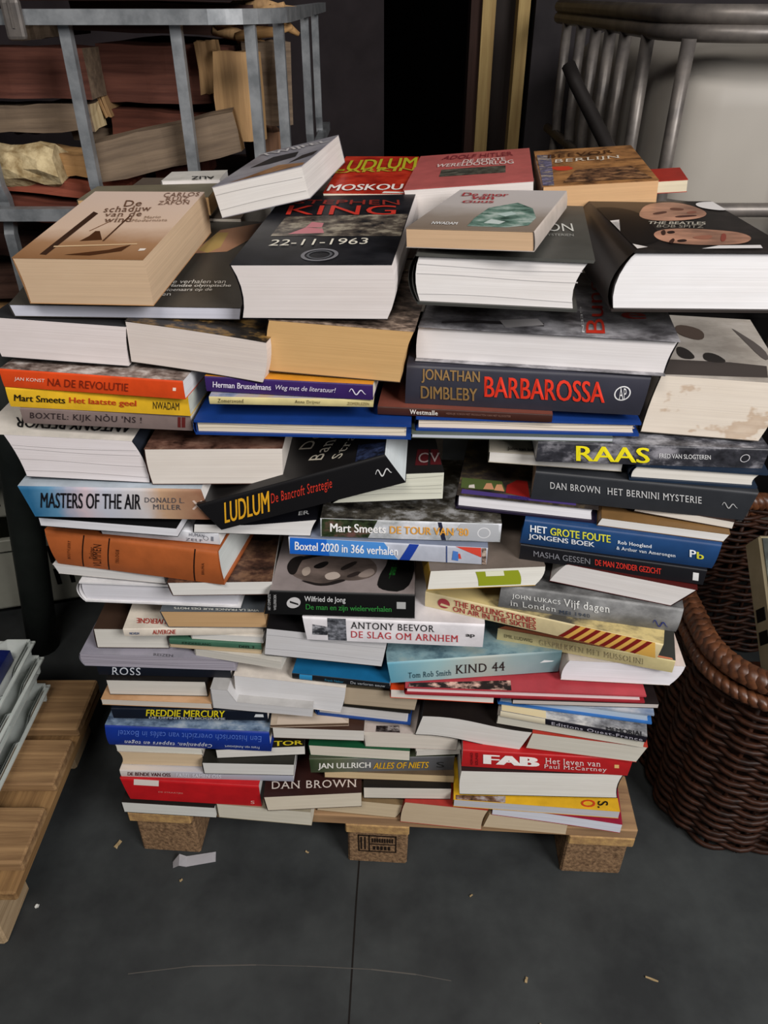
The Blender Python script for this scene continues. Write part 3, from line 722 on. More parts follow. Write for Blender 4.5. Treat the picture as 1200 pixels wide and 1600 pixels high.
book('thick black hardback with two portrait faces and torn white jacket edges','P',(0.2115,0.6963,0.9451),(-2.6955,-2.1317,0.3973),(0.1486,0.238,0.0558),'#2c2623','#e2e0e1',hard=1,side='L',top=('photo', '#120f0f', '#1c1816', '#2a2422', 5),sh=(0.0136,0.0034,0.0079,-0.0017),tx=[('THE BEATLES','t',(0.0371,0.1067),(0.0987,0.1051),(0.1032,0.1184),(0.042,0.1202),'#bdb6a8','b'),('BOB SPITZ','t',(0.0427,0.0914),(0.0913,0.0897),(0.0956,0.1025),(0.0475,0.1043),'#9c9588','')],dc=[('p','t',((0.0004,0.1874),(0.0004,0.194),(0.0072,0.1978),(0.0148,0.1987),(0.0225,0.1967),(0.03,0.1919),(0.0359,0.1852),(0.0402,0.1765),(0.0429,0.1662),(0.0441,0.1542),(0.0446,0.1422),(0.0445,0.1302),(0.0439,0.1182),(0.0428,0.1062),(0.0417,0.0939),(0.0407,0.0815),(0.0397,0.0688),(0.0388,0.056),(0.0357,0.045),(0.0306,0.0357),(0.0234,0.0278),(0.0143,0.0214),(0.0064,0.0184),(0.0004,0.0188),(0.0004,0.0226),(0.0004,0.0299),(0.0004,0.0388),(0.0004,0.0495),(0.0004,0.0623),(0.0004,0.0771),(0.0004,0.0929),(0.0004,0.1098),(0.0004,0.1278),(0.0004,0.147),(0.0004,0.1636),(0.0004,0.1772)),'#0d0a0a'),('p','t',((0.051,0.185),(0.0562,0.198),(0.0624,0.2089),(0.0695,0.2175),(0.0775,0.2236),(0.0864,0.2272),(0.0942,0.2287),(0.1008,0.2279),(0.1062,0.2249),(0.1105,0.2197),(0.1141,0.2133),(0.1171,0.2058),(0.1195,0.1972),(0.1213,0.1875),(0.1217,0.1784),(0.1208,0.1699),(0.1186,0.1619),(0.1151,0.1544),(0.1105,0.1478),(0.1048,0.142),(0.098,0.1369),(0.0901,0.1326),(0.0824,0.1293),(0.0748,0.1271),(0.0675,0.126),(0.0603,0.1259),(0.0542,0.1268),(0.0493,0.1288),(0.0454,0.1319),(0.0427,0.1361),(0.041,0.1407),(0.0402,0.1457),(0.0404,0.1512),(0.0416,0.1571),(0.0437,0.1647),(0.0468,0.1739)),('face', '#b98a72')),('p','t',((0.0658,0.1711),(0.0706,0.1742),(0.0741,0.1758),(0.0763,0.1759),(0.0772,0.1743),(0.0767,0.1712),(0.0752,0.1681),(0.0726,0.1651),(0.0689,0.162),(0.0641,0.1589),(0.0607,0.1574),(0.0585,0.1574),(0.0576,0.1588),(0.058,0.1618),(0.0595,0.1649),(0.0621,0.168)),'#5a3a30'),('p','t',((0.0939,0.196),(0.0976,0.1944),(0.1001,0.1924),(0.1012,0.19),(0.1009,0.1872),(0.0994,0.184),(0.0974,0.1818),(0.0948,0.1806),(0.0918,0.1804),(0.0882,0.1811),(0.0858,0.1827),(0.0847,0.185),(0.0848,0.1882),(0.0862,0.1923),(0.0882,0.1949),(0.0907,0.1962)),'#6a4436'),('p','t',((0.0897,0.1541),(0.0962,0.1557),(0.101,0.1563),(0.104,0.156),(0.1053,0.1547),(0.1049,0.1525),(0.1028,0.1502),(0.0992,0.148),(0.0941,0.1458),(0.0874,0.1435),(0.0826,0.1425),(0.0796,0.1429),(0.0784,0.1445),(0.079,0.1474),(0.0811,0.1499),(0.0847,0.1522)),'#4a2c26'),('p','t',((0.1044,0.1755),(0.1076,0.1771),(0.1099,0.1775),(0.1111,0.1767),(0.1113,0.1748),(0.1106,0.1717),(0.1092,0.169),(0.1072,0.1667),(0.1046,0.1647),(0.1014,0.1632),(0.0992,0.1628),(0.0979,0.1635),(0.0977,0.1654),(0.0984,0.1685),(0.0998,0.1712),(0.1017,0.1735)),'#8a5848'),('p','t',((0.0369,0.0718),(0.0407,0.0766),(0.0451,0.0806),(0.0502,0.0838),(0.056,0.086),(0.0624,0.0874),(0.0692,0.088),(0.0764,0.0878),(0.0839,0.0868),(0.0917,0.0851),(0.099,0.083),(0.1056,0.0807),(0.1116,0.0781),(0.1171,0.0752),(0.1213,0.0715),(0.1243,0.0672),(0.1261,0.0621),(0.1268,0.0564),(0.1262,0.0506),(0.1243,0.0448),(0.1212,0.0389),(0.1169,0.0329),(0.1117,0.0281),(0.1058,0.0244),(0.099,0.0217),(0.0913,0.02),(0.0835,0.0189),(0.0757,0.0185),(0.0677,0.0188),(0.0595,0.0197),(0.0524,0.0212),(0.0462,0.0234),(0.041,0.0263),(0.0367,0.0299),(0.0336,0.0344),(0.0316,0.0398),(0.0307,0.0461),(0.0309,0.0534),(0.032,0.0601),(0.034,0.0662)),('face', '#bd8b72')),('p','t',((0.052,0.0762),(0.0542,0.0774),(0.0558,0.0776),(0.0568,0.0767),(0.0571,0.0748),(0.0567,0.0718),(0.0559,0.0692),(0.0545,0.0672),(0.0528,0.0655),(0.0505,0.0643),(0.0489,0.0641),(0.048,0.065),(0.0477,0.0669),(0.048,0.0699),(0.0489,0.0724),(0.0502,0.0745)),'#2a1814'),('p','t',((0.0522,0.0396),(0.0549,0.0407),(0.0568,0.0409),(0.0579,0.0401),(0.0583,0.0383),(0.0579,0.0356),(0.057,0.0333),(0.0555,0.0314),(0.0535,0.03),(0.0509,0.0289),(0.049,0.0287),(0.0479,0.0295),(0.0475,0.0312),(0.0478,0.0338),(0.0487,0.0361),(0.0502,0.038)),'#2a1814'),('p','t',((0.0452,0.0779),(0.047,0.0804),(0.0481,0.0807),(0.0483,0.0789),(0.0477,0.0749),(0.0464,0.0689),(0.045,0.0642),(0.0437,0.0607),(0.0423,0.0584),(0.0409,0.0572),(0.0401,0.0575),(0.0399,0.0592),(0.0402,0.0624),(0.0411,0.0671),(0.0422,0.0712),(0.0436,0.0749)),'#3a221a'),('p','t',((0.0413,0.0356),(0.0438,0.04),(0.0456,0.0427),(0.0468,0.0439),(0.0473,0.0433),(0.0472,0.0411),(0.0466,0.0384),(0.0455,0.0351),(0.044,0.0314),(0.042,0.0271),(0.0405,0.0245),(0.0393,0.0234),(0.0386,0.0239),(0.0382,0.026),(0.0385,0.0286),(0.0395,0.0318)),'#3a221a'),('p','t',((0.076,0.055),(0.0813,0.0573),(0.0852,0.0584),(0.0878,0.0582),(0.089,0.0566),(0.0889,0.0538),(0.0881,0.051),(0.0866,0.0481),(0.0845,0.0453),(0.0818,0.0425),(0.0791,0.0409),(0.0765,0.0403),(0.0739,0.0408),(0.0713,0.0424),(0.0694,0.044),(0.0682,0.0456),(0.0677,0.0473),(0.0678,0.0489),(0.0692,0.0508),(0.0719,0.0528)),'#9a6450'),('p','t',((0.1038,0.0658),(0.1051,0.0658),(0.1054,0.0638),(0.1046,0.0597),(0.1027,0.0537),(0.0999,0.0459),(0.0973,0.0398),(0.0951,0.0355),(0.0931,0.0328),(0.0914,0.0317),(0.0909,0.033),(0.0916,0.0368),(0.0935,0.043),(0.0968,0.0519),(0.0996,0.0588),(0.1019,0.0634)),'#8a4438'),('p','t',((0.1364,0.2287),(0.1446,0.2306),(0.1482,0.2293),(0.1482,0.225),(0.1482,0.2177),(0.1482,0.2076),(0.1482,0.1991),(0.1482,0.1922),(0.1482,0.1867),(0.1478,0.1827),(0.1435,0.1809),(0.1389,0.1812),(0.1339,0.1837),(0.1284,0.1884),(0.1245,0.1938),(0.1222,0.1999),(0.1216,0.2067),(0.1226,0.2143),(0.1254,0.2205),(0.13,0.2254)),'#e8e4e2'),('p','t',((0.0619,0.0032),(0.1205,0.0063),(0.1232,0.0183),(0.0821,0.0155)),'#e4e0de'),('p','t',((0.0004,0.0017),(0.0121,0.0082),(0.0004,0.0201),(0.0004,0.0179)),'#e2dbd6'),('p','t',((0.0004,0.0756),(0.0004,0.0732),(0.0004,0.1141),(0.0089,0.1197),(0.0119,0.1279),(0.0004,0.1222)),'#e6e0dc')])
book('thick white-paged paperback tilted on its side with grey silhouette cover, left back','P',(-0.1778,0.8792,0.9858),(-7.9893,0.3269,13.223),(0.1029,0.2074,0.0328),'#8c8a90','#dcd8d4',lines=2,side='B',top=('photo', '#7a7880', '#93919a', '#a8a6ac', 3),tx=[('TWIJFEL','t',(0.0176,0.1528),(0.1049,0.1451),(0.0953,0.173),(-0.002,0.1939),'#dcd8d8','b')],dc=[('p','t',((0.0192,0.0841),(0.0337,0.1366),(0.0682,0.13),(0.0742,0.0894),(0.0458,0.0782)),'#1c1a1c'),('p','t',((0.0188,0.0004),(0.1025,0.007),(0.1018,0.0199),(0.0638,0.0493),(0.0332,0.0091)),('photo', '#7a5434', '#a8784a', '#c09468', 6)),('p','t',((0.0761,0.0467),(0.0996,0.0706),(0.1,0.0968),(0.0828,0.0874)),'#2a2422')])
book('thick paperback with red cover and dark photo band at the back','P',(0.0326,0.9273,0.9665),(-7.6197,0.2502,5.2086),(0.1385,0.2146,0.0397),'#b23c3c','#ddd6d2',side='L',top='#b85f5c',sh=(-0.0074,0,0,0),tx=[('ADOLF HITLER','t',(0.0301,0.1701),(0.1182,0.1637),(0.1167,0.1926),(0.0332,0.1968),'#7c2430',''),('DE EERSTE','t',(0.0571,0.1364),(0.109,0.1363),(0.1081,0.1545),(0.0585,0.158),'#e8d4ce','b'),('WERELDOORLOG','t',(0.0259,0.1194),(0.1186,0.1066),(0.118,0.1324),(0.0275,0.1401),'#e8d4ce','b')],dc=[('p','t',((0.0347,0.0602),(0.1091,0.0585),(0.109,0.1022),(0.0346,0.1035)),('photo', '#2c2c28', '#4a4a42', '#6a675c', 14))])
book('brown paperback with city photo and red sticker, behind the two-face hardback','P',(0.1842,0.9388,0.9783),(-6.3999,1.2828,4.321),(0.1284,0.2103,0.0288),'#6d4a33','#cda67c',side='L',top=('photo', '#4a3220', '#9a6c42', '#b98450', 5),tx=[('BEEVOR','t',(0.0149,0.1524),(0.1003,0.163),(0.1014,0.1835),(0.0172,0.1761),'#4a2c18','s'),('BERLIJN','t',(0.0213,0.1157),(0.1026,0.1226),(0.1043,0.1455),(0.024,0.1418),'#e2d6c4','s')],dc=[('o','t',(0.0301,0.0877,0.0113,0),'#c8432a'),('p','t',((0.0115,0.0891),(0.0366,0.0824),(0.0382,0.0999),(0.0156,0.1025)),'#c8432a'),('p','t',((0.024,0.0127),(0.1232,0.0099),(0.1094,0.0801),(0.0445,0.0767)),('photo', '#2c2018', '#6a4a34', '#a87c54', 16)),('p','t',((0.0004,0.0031),(0.0129,0.0004),(0.0205,0.1751),(0.0023,0.1807)),('photo', '#8a84a0', '#4a4860', '#b8a898', 12))])
book('red thriller with yellow-green and white capitals, wedged at the back','P',(-0.0699,0.9401,0.9652),(-5.186,1.6593,0.6673),(0.1,0.2051,0.0348),'#a82417','#e2d8c6',side='R',top=('photo', '#8a1a10', '#b02a18', '#c84028', 5),tx=[('LUDLUM','t',(-0.002,0.1083),(0.0997,0.1329),(0.0988,0.1958),(-0.002,0.1694),'#b4b028','b'),('LARKIN','t',(-0.002,0.0977),(0.0992,0.1145),(0.0997,0.1329),(-0.002,0.1195),'#b4a030','b'),('MOSKOU','t',(0.0031,0.0062),(0.0901,0.0147),(0.0904,0.0428),(0.0029,0.0373),'#eee6e0','b')],dc=[('p','t',((0.0683,0.0004),(0.0996,0.0004),(0.0996,0.0059),(0.0699,0.0081)),'#e8e4dc')])
book('small cream-paged book with red cover poking out behind the brown paperback','P',(0.3097,0.985,0.9888),(-10.7405,0,5.2787),(0.0534,0.0774,0.0141),'#a83428','#d8cdb4',side='L')
book('white book with upside-down black letters at the far left back','P',(-0.2883,1.065,0.9811),(0,0,1.7637),(0.0761,0.06,0.0083),'#d8d4cc','#e9e4e0',side='L',tx=[('ALIZ','t',(0.0665,0.0142),(0.036,0.0193),(0.0397,-0.002),(0.0702,-0.002),'#2a2a28','b')])
book('tan-paged book with grey-brown cover, just behind the sepia paperback','P',(-0.3687,0.975,0.9629),(0,0,1.3465),(0.1587,0.08,0.0218),'#7c7460','#cfa878',side='L')
book('white page block of thick paperback at left, above the orange spine','P',(-0.3997,0.7554,0.8756),(-5.6326,0,-2.0598),(0.1372,0.199,0.0437),'#2c2c2e','#dcd2d0',side='L',sh=(-0.0027,0.0034,0.0021,-0.0014))
book('off-white page block with black and gold cover, second from left','P',(-0.2615,0.7435,0.8749),(-11.3558,0,-2.7043),(0.1421,0.205,0.0444),'#2b2622','#d8cdc6',side='L',top=('photo', '#141210', '#2a241e', '#8a6a38', 9),sh=(0,0.0055,0,0.0028),bend=-0.004)
book('tan-yellow page block with photo cover, beneath the date novel','P',(-0.1173,0.7285,0.8715),(-8.2637,0,-1.6608),(0.1348,0.1954,0.0546),'#4a3c32','#c8a26e',side='L',top=('photo', '#2a221c', '#6a5a50', '#b09a88', 14),sh=(0.0026,0.0118,0.0033,-0.0026))
book('wide white page block with black and white photo cover and red capitals','P',(0.033,0.7445,0.8787),(-8.984,0,0),(0.2472,0.205,0.0354),'#58565a','#dad6d6',oversize=1,side='R',top=('photo', '#4a484b', '#807e82', '#b4b2b6', 5),sh=(0.0019,0.0076,0.0013,-0.0019),tx=[('Bung','t',(0.1845,0.005),(0.1906,0.1733),(0.1706,0.17),(0.1604,0.0028),'#c2301f',''),('e','t',(0.1976,0.0505),(0.2224,0.0507),(0.2234,0.07),(0.1994,0.0701),'#b8281c','b'),('GEEN','t',(0.1583,0.0794),(0.1569,0.004),(0.1593,0.0044),(0.1602,0.0798),'#ddd','')],dc=[('p','t',((0.0212,0.0144),(0.0523,0.0232),(0.1215,0.0251),(0.1214,0.016),(0.0465,0.0148),(0.0217,0.009)),'#3a3638'),('p','t',((0.0775,0.0273),(0.1154,0.0372),(0.1214,0.0196),(0.0844,0.0064)),'#b8b4b4')])
book('water-stained cream page block with black and white photo cover at right end','P',(0.2714,0.7224,0.8051),(-10.2045,0,0),(0.1189,0.1817,0.0663),'#57504a','#ddd2c4',stain=1,side='L',top=('photo', '#9c938a', '#b4aca2', '#c4bcb4', 3),sh=(0.009,0.0116,0.0013,0.0026),dc=[('p','t',((0.0004,0.0004),(0.1017,0.0103),(0.1069,0.0404),(0.0719,0.0441),(0.0004,0.0405)),'#463f3c'),('p','t',((0.1002,0.0981),(0.1038,0.0758),(0.107,0.0622),(0.1097,0.0566),(0.1121,0.0588),(0.1142,0.0688),(0.1143,0.0804),(0.1123,0.0938),(0.1081,0.109),(0.1015,0.1263),(0.0967,0.1385),(0.0936,0.1451),(0.0925,0.1459),(0.0933,0.1409),(0.0949,0.1311),(0.0972,0.1167)),'#5a5350'),('p','t',((0.029,0.0452),(0.0337,0.0452),(0.0369,0.047),(0.0386,0.0506),(0.0388,0.056),(0.0374,0.0634),(0.0356,0.0694),(0.0334,0.074),(0.0308,0.0772),(0.0278,0.0789),(0.0254,0.0779),(0.0237,0.0741),(0.0227,0.0676),(0.0223,0.0586),(0.0233,0.0519),(0.0255,0.0474)),'#2c2826'),('p','t',((0.0558,0.0409),(0.062,0.0408),(0.0661,0.0422),(0.0682,0.0451),(0.0682,0.0496),(0.0661,0.0558),(0.0637,0.0606),(0.0609,0.0641),(0.0578,0.0662),(0.0544,0.0669),(0.0516,0.0658),(0.0496,0.0627),(0.0482,0.0578),(0.0475,0.051),(0.0485,0.046),(0.0513,0.0427)),'#2c2826'),('p','t',((0.038,0.1095),(0.0449,0.1044),(0.0503,0.1031),(0.0544,0.1055),(0.0572,0.1118),(0.0588,0.1219),(0.0582,0.1306),(0.0554,0.1378),(0.0504,0.1433),(0.0431,0.1472),(0.0373,0.1479),(0.0331,0.1453),(0.0304,0.1394),(0.0293,0.1304),(0.0302,0.1225),(0.0331,0.1155)),'#55463e')])
book('orange paperback spine with thin capitals, on the yellow spine','S',(-0.3995,0.744,0.8474),(-8.8722,0,0),(0.1996,0.15,0.0205),'#d5491c','#d9d9dc',top=('photo', '#4a3a34', '#8a7a72', '#c8beb8', 10),tx=[('JAN KONST','f',(0.0144,0.0078),(0.0481,0.0078),(0.0497,0.0127),(0.0161,0.0127),'#f0d8c8',''),('NA DE REVOLUTIE','f',(0.0508,0.0051),(0.1394,0.0051),(0.1415,0.014),(0.0536,0.014),'#7a2412','')],dc=[('p','f',((0.1877,0.0092),(0.1911,0.0092),(0.1918,0.0127),(0.1884,0.0127)),'#f0d8c8')])
book('yellow paperback spine with black and red bold lettering','S',(-0.3994,0.7447,0.824),(-6.5251,0,0),(0.1985,0.135,0.0226),'#e2b32a','#c8ccc0',tx=[('Mart Smeets','f',(0.0066,0.0077),(0.0637,0.0077),(0.0656,0.0154),(0.0089,0.0154),'#1c1610','b'),('Het laatste geel','f',(0.0677,0.0068),(0.1414,0.0068),(0.143,0.0154),(0.0698,0.0154),'#b8381c','b'),('NWADAM','f',(0.1595,0.0068),(0.1878,0.0068),(0.1891,0.0154),(0.161,0.0154),'#2c2418','')])
book('grey-brown paperback spine with dark serif capitals, under the yellow spine','S',(-0.3895,0.7433,0.8048),(-5.4202,0,0),(0.1867,0.127,0.0187),'#7c6c68','#e2d8c6',tx=[("BOXTEL: KIJK NÒU 'NS !",'f',(0.0087,0.0052),(0.1323,0.0052),(0.1343,0.0159),(0.0116,0.0159),'#2a2022','s')],dc=[('p','f',((0.1713,0.0037),(0.1796,0.0037),(0.1815,0.0159),(0.1732,0.0159)),'#5a201e'),('p','f',((0.1748,0.0037),(0.1755,0.0037),(0.1773,0.0159),(0.1766,0.0159)),'#7c6c68')])
book('very thick white page block with upside-down black capitals on its flared cover','P',(-0.4026,0.74,0.7387),(-2.1259,0,-2.1584),(0.1399,0.2028,0.0536),'#22262e','#dcd5d6',lines=4,side='R',over=1,top='#ddd6cc',sh=(-0.0145,-0.013,-0.0022,0.0043),tx=[('ANTONY BEEVOR','t',(0.1314,0.0416),(-0.002,0.039),(0.0098,0.0158),(0.1356,0.0161),'#1a1a1c','bi')])
book('purple paperback spine with white lettering and a squiggle emblem','S',(-0.1828,0.7263,0.8506),(-6.994,0,0),(0.1731,0.1177,0.0168),'#36215c','#e2d8c6',top='#cc8a2c',tx=[('Herman Brusselmans','f',(0.0076,0.0054),(0.0687,0.0054),(0.0693,0.0117),(0.0085,0.0117),'#ddd6e6','b'),('Weg met de literatuur!','f',(0.0733,0.005),(0.1354,0.005),(0.1356,0.0117),(0.0739,0.0117),'#ddd6e6','i'),('~','f',(0.1491,0.0042),(0.166,0.0042),(0.1661,0.0126),(0.1493,0.0126),'#ddd6e6','')])
book('thin cream booklet spine with faint brown lettering, under the purple spine','S',(-0.1788,0.7161,0.841),(-2.5166,0,0),(0.1679,0.1142,0.0083),'#c9bb86','#e2d8c6',top=('photo', '#6a7a9a', '#a8a8b8', '#c0a890', 6),tx=[('Zomeravond','f',(0.0089,0.0025),(0.0354,0.0025),(0.0358,0.0067),(0.0095,0.0067),'#5a4e30','s'),('Anna Drijver','f',(0.0881,0.0025),(0.1143,0.0025),(0.1145,0.0067),(0.0883,0.0067),'#5a4e30','s'),('ZOMERLEZEN','f',(0.1418,0.0025),(0.164,0.0025),(0.164,0.0058),(0.1419,0.0058),'#7a6a40','')])
book('wide blue clothbound hardback with cream pages, left of the two','P',(-0.1987,0.7183,0.8042),(-2.8372,0,0),(0.2271,0.205,0.017),'#16397e','#d8ccb8',hard=1,lines=2,side='L')
book('thick slate-grey hardback spine with large red capitals and a round emblem','S',(0.0222,0.7346,0.8327),(-6.7203,0,0),(0.2406,0.155,0.0452),'#32323c','#e9e4e0',hard=1,endp='#8a1c14',sh=(0.0013,0.0039,0,0),tx=[('JONATHAN','f',(0.016,0.0262),(0.0753,0.0262),(0.0737,0.0407),(0.0151,0.0407),'#8a6c42','b'),('DIMBLEBY','f',(0.0164,0.0081),(0.0748,0.0081),(0.0732,0.0226),(0.0155,0.0226),'#8a6c42','b'),('BARBAROSSA','f',(0.0814,0.0136),(0.2021,0.0136),(0.1969,0.0362),(0.0787,0.0362),'#d8341f','b'),('AP','f',(0.2147,0.019),(0.2223,0.019),(0.2193,0.0308),(0.2119,0.0308),'#ddd','s')],dc=[('o','f',(0.217,0.0249,0.0079,0.85),'#ddd')])
book('thin dark brown spine with small white lettering, under the slate-grey spine','S',(-0.0067,0.728,0.8233),(-6.0119,0,0),(0.1808,0.123,0.0091),'#3c2019','#e2d8c6',top='#7a4438',tx=[('Westmalle','f',(0.0337,0.0026),(0.0632,0.0026),(0.063,0.0077),(0.0336,0.0077),'#e0d8d0','bs'),('HEERLIJK KOKEN MET PRODUCTEN VAN HET KLOOSTER','f',(0.0718,0.0036),(0.1385,0.0036),(0.1383,0.0064),(0.0717,0.0064),'#7a5a50','')])
book('wide blue clothbound hardback with cream pages, under the slate-grey book','P',(0.0338,0.7209,0.8074),(-3.1458,0,0),(0.2322,0.205,0.0157),'#173a80','#ddd0c0',hard=1,lines=2,side='L')
book('thin pale grey booklet lying under the right blue clothbound hardback','P',(0.029,0.7149,0.8022),(-2.6681,0,0),(0.2097,0.205,0.0049),'#5a6258','#b8bcc6',side='L')
book('off-white page block with sepia street cover, left of the tilted black spine','P',(-0.2595,0.7304,0.7345),(-1.0696,0,0.9935),(0.1475,0.205,0.0455),'#4a3028','#d9d1c8',side='L',top=('photo', '#2e1d18', '#6a4a3e', '#8a6a5a', 7),sh=(-0.0007,0.0029,0.0014,0))
book('black paperback set askew with yellow and red spine lettering','S',(-0.1857,0.716,0.6824),(-3.2832,0,18.764),(0.2213,0.125,0.0397),'#121113','#c9d0d2',top='#1b1919',sh=(-0.0123,-0.0108,0,0),tx=[('LUDLUM','f',(0.0109,0.0079),(0.0665,0.0079),(0.0843,0.0337),(0.03,0.0337),'#d8a024','b'),('De Bancroft Strategie','f',(0.073,0.0139),(0.1455,0.0139),(0.1554,0.0298),(0.0839,0.0298),'#c03426','s'),('~','f',(0.1957,0.0139),(0.2139,0.0139),(0.2206,0.0258),(0.2026,0.0258),'#cccccc',''),('De','t',(0.1305,0.0577),(0.1405,0.0892),(0.1255,0.0974),(0.1135,0.065),'#b8b0a0','s'),('Bancroft','t',(0.1475,0.0244),(0.1807,0.125),(0.1632,0.125),(0.1305,0.0315),'#c8c0ae','s'),('Strategie','t',(0.174,0.0152),(0.2093,0.1117),(0.1926,0.1217),(0.1585,0.0202),'#c8c0ae','s')],dc=[('p','t',((0.1887,0.0004),(0.2209,0.0004),(0.2209,0.0265),(0.1889,0.0372)),('photo', '#14141a', '#28304a', '#3c486a', 20))])
book('ridged cream page block with red squares on its black cover, stack centre','P',(-0.0593,0.7164,0.718),(4.1754,0,0),(0.126,0.1827,0.0357),'#1c1a1a','#cdcdbe',lines=4,side='L',sh=(0.0612,0,0,0),tx=[('CV','t',(0.0722,0.0203),(0.123,0.0212),(0.128,0.0414),(0.08,0.0432),'#8a7a78','s')],dc=[('p','t',((0.0658,0.0163),(0.0935,0.0153),(0.1048,0.0513),(0.079,0.0522)),'#4a1418'),('p','t',((0.0994,0.0164),(0.1243,0.0155),(0.1256,0.0502),(0.1091,0.0511)),'#4a1418')])
book('white page block beneath the tilted black spine, black cover with white letters','P',(-0.2232,0.7316,0.6676),(-3.1912,0,0),(0.1379,0.1999,0.0241),'#14141a','#dcdad8',side='L',sh=(0.0023,0.009,0,-0.0015),prof=[(0, 0.5), (0.45, 0.55), (1, 1)],tx=[('ER','t',(0.115,0.0109),(0.127,0.0116),(0.1259,0.0195),(0.1146,0.0189),'#ccc','b')])
book('flared spine fading from blue through white to brown, heavy black capitals','S',(-0.401,0.7292,0.692),(-1.8112,0,0),(0.2051,0.1395,0.0412),('grad', 'u', [(0, '#2a6288'), (0.13, '#5888a8'), (0.3, '#c5b3ba'), (0.45, '#b9bcc8'), (0.62, '#c5c0c0'), (0.75, '#b89678'), (1, '#7a4c38')]),'#e9e4e0',top='#aab4be',sh=(-0.0096,-0.0081,-0.0007,0),tx=[('MASTERS OF THE AIR','f',(0.0127,0.0132),(0.1279,0.0132),(0.1361,0.0338),(0.023,0.0338),'#121014','b'),('DONALD L.','f',(0.1362,0.0231),(0.181,0.0231),(0.1834,0.0297),(0.1388,0.0297),'#4a4a52','s'),('MILLER','f',(0.1421,0.014),(0.1742,0.014),(0.1765,0.0206),(0.1446,0.0206),'#4a4a52','s')],dc=[('p','f',((0.1868,0.0148),(0.1886,0.0136),(0.2028,0.0256),(0.2011,0.0268)),'#c8b4a8'),('p','f',((0.1906,0.0256),(0.1932,0.0268),(0.1992,0.0148),(0.1966,0.0136)),'#c8b4a8')])
book('slim white page block with black cover, between the blue-white and orange spines','P',(-0.4052,0.7414,0.6699),(-7.4615,0,0),(0.1685,0.205,0.0124),'#111113','#dcdce2',side='L')
book('white spine with small grey letters just above the orange spine','S',(-0.3391,0.7521,0.6511),(-8.602,0,0),(0.1474,0.1002,0.0165),'#d4d5da','#e9e4e0',tx=[('ZELF','f',(0.1059,0.0025),(0.1265,0.0025),(0.1271,0.0066),(0.1066,0.0066),'#5a5e6a','s'),('HUMAN','f',(0.111,0.0099),(0.1299,0.0099),(0.1304,0.014),(0.1116,0.014),'#5a5e6a','s')],dc=[('o','f',(0.1312,0.0082,0.0032,0.85),'#2a2a30'),('p','f',((0.137,0.0049),(0.1402,0.0049),(0.141,0.0115),(0.1379,0.0115)),'#7a7e88')])
book('orange clothbound hardback spine with three black bars and vertical lettering','S',(-0.409,0.7634,0.5975),(-11.1998,0,0),(0.2205,0.1499,0.0514),'#a85a2e','#cfd4d2',hard=1,sh=(-0.0051,-0.0025,0,0),tx=[('BOOTVLEERT','f',(0.0231,0.0128),(0.033,0.0411),(0.0296,0.0411),(0.0196,0.0128),'#3c1a0c','s'),('VLIMMEN','f',(0.0618,0.0051),(0.0731,0.0411),(0.0631,0.0411),(0.0515,0.0051),'#2e140a','s'),('Dokter','f',(0.0566,0.018),(0.0623,0.036),(0.0565,0.036),(0.0506,0.018),'#2e140a','s'),('TRILOGIE','f',(0.0888,0.0154),(0.0951,0.037),(0.091,0.037),(0.0846,0.0154),'#3c1a0c','s'),('BRUNA','f',(0.1989,0.0154),(0.2024,0.0334),(0.1992,0.0334),(0.1957,0.0154),'#3c1a0c','s')],dc=[('p','f',((0.0345,0.001),(0.0362,0.001),(0.0528,0.0504),(0.0511,0.0504)),'#1c0e08'),('p','f',((0.0691,0.001),(0.0708,0.001),(0.0858,0.0504),(0.0842,0.0504)),'#1c0e08'),('p','f',((0.182,0.001),(0.1837,0.001),(0.1938,0.0504),(0.1922,0.0504)),'#1c0e08')])
book('slim white page block directly under the orange spine','P',(-0.4119,0.7631,0.5814),(-8.2702,0,0),(0.1417,0.205,0.014),'#c8c4c0','#d4d2d0',side='R',sh=(-0.0051,0,0,0))
book('white-jacketed hardback with rounded white spine at left, red tailband','P',(-0.3829,0.7532,0.5432),(-3.5334,0,0),(0.2012,0.205,0.0326),'#d9d7d8','#cfced4',hard=1,side='L',sh=(-0.0017,0.0033,0.0033,0))
book('white page block with brown photo cover, beside the portrait-covered paperback','P',(-0.2598,0.7257,0.5761),(1.1283,0,0),(0.1234,0.12,0.021),'#4a332a','#d6d4d0',side='L',top=('photo', '#241a16', '#4a3228', '#7a5a44', 8),sh=(-0.0039,0,0,0),tx=[('Eisenstein','t',(0.0854,0.084),(0.1153,0.0834),(0.1147,0.0905),(0.0845,0.0911),'#1a1210','b')])
book('photo spine with white bold name and pale orange capitals','S',(-0.0732,0.7203,0.6702),(-3.1308,0,0),(0.2061,0.1401,0.0256),('photo', '#33402e', '#a9acae', '#d0d2d8', 3),'#3a2c26',top=('photo', '#1c1a18', '#4a463e', '#9a9a9a', 9),sh=(0.0007,0,0,0),tx=[('Mart Smeets','f',(0.0113,0.0082),(0.0754,0.0082),(0.0752,0.02),(0.0114,0.02),'#f2f0ee','b'),("DE TOUR VAN '80",'f',(0.0798,0.0082),(0.1698,0.0082),(0.169,0.019),(0.0796,0.019),'#e0a040','b')],dc=[('p','f',((0.0015,0.0005),(0.0549,0.0005),(0.0656,0.0251),(0.0019,0.0251)),('photo', '#14180f', '#2e3a22', '#6a4a44', 9)),('p','f',((0.1395,0.0005),(0.1447,0.0005),(0.1383,0.0251),(0.1339,0.0251)),'#20243a'),('p','f',((0.1468,0.0013),(0.2045,0.0013),(0.2026,0.0244),(0.16,0.0244)),'#aeb0b4'),('o','f',(0.1869,0.0128,0.0074,0.85),'#d8d8da')])
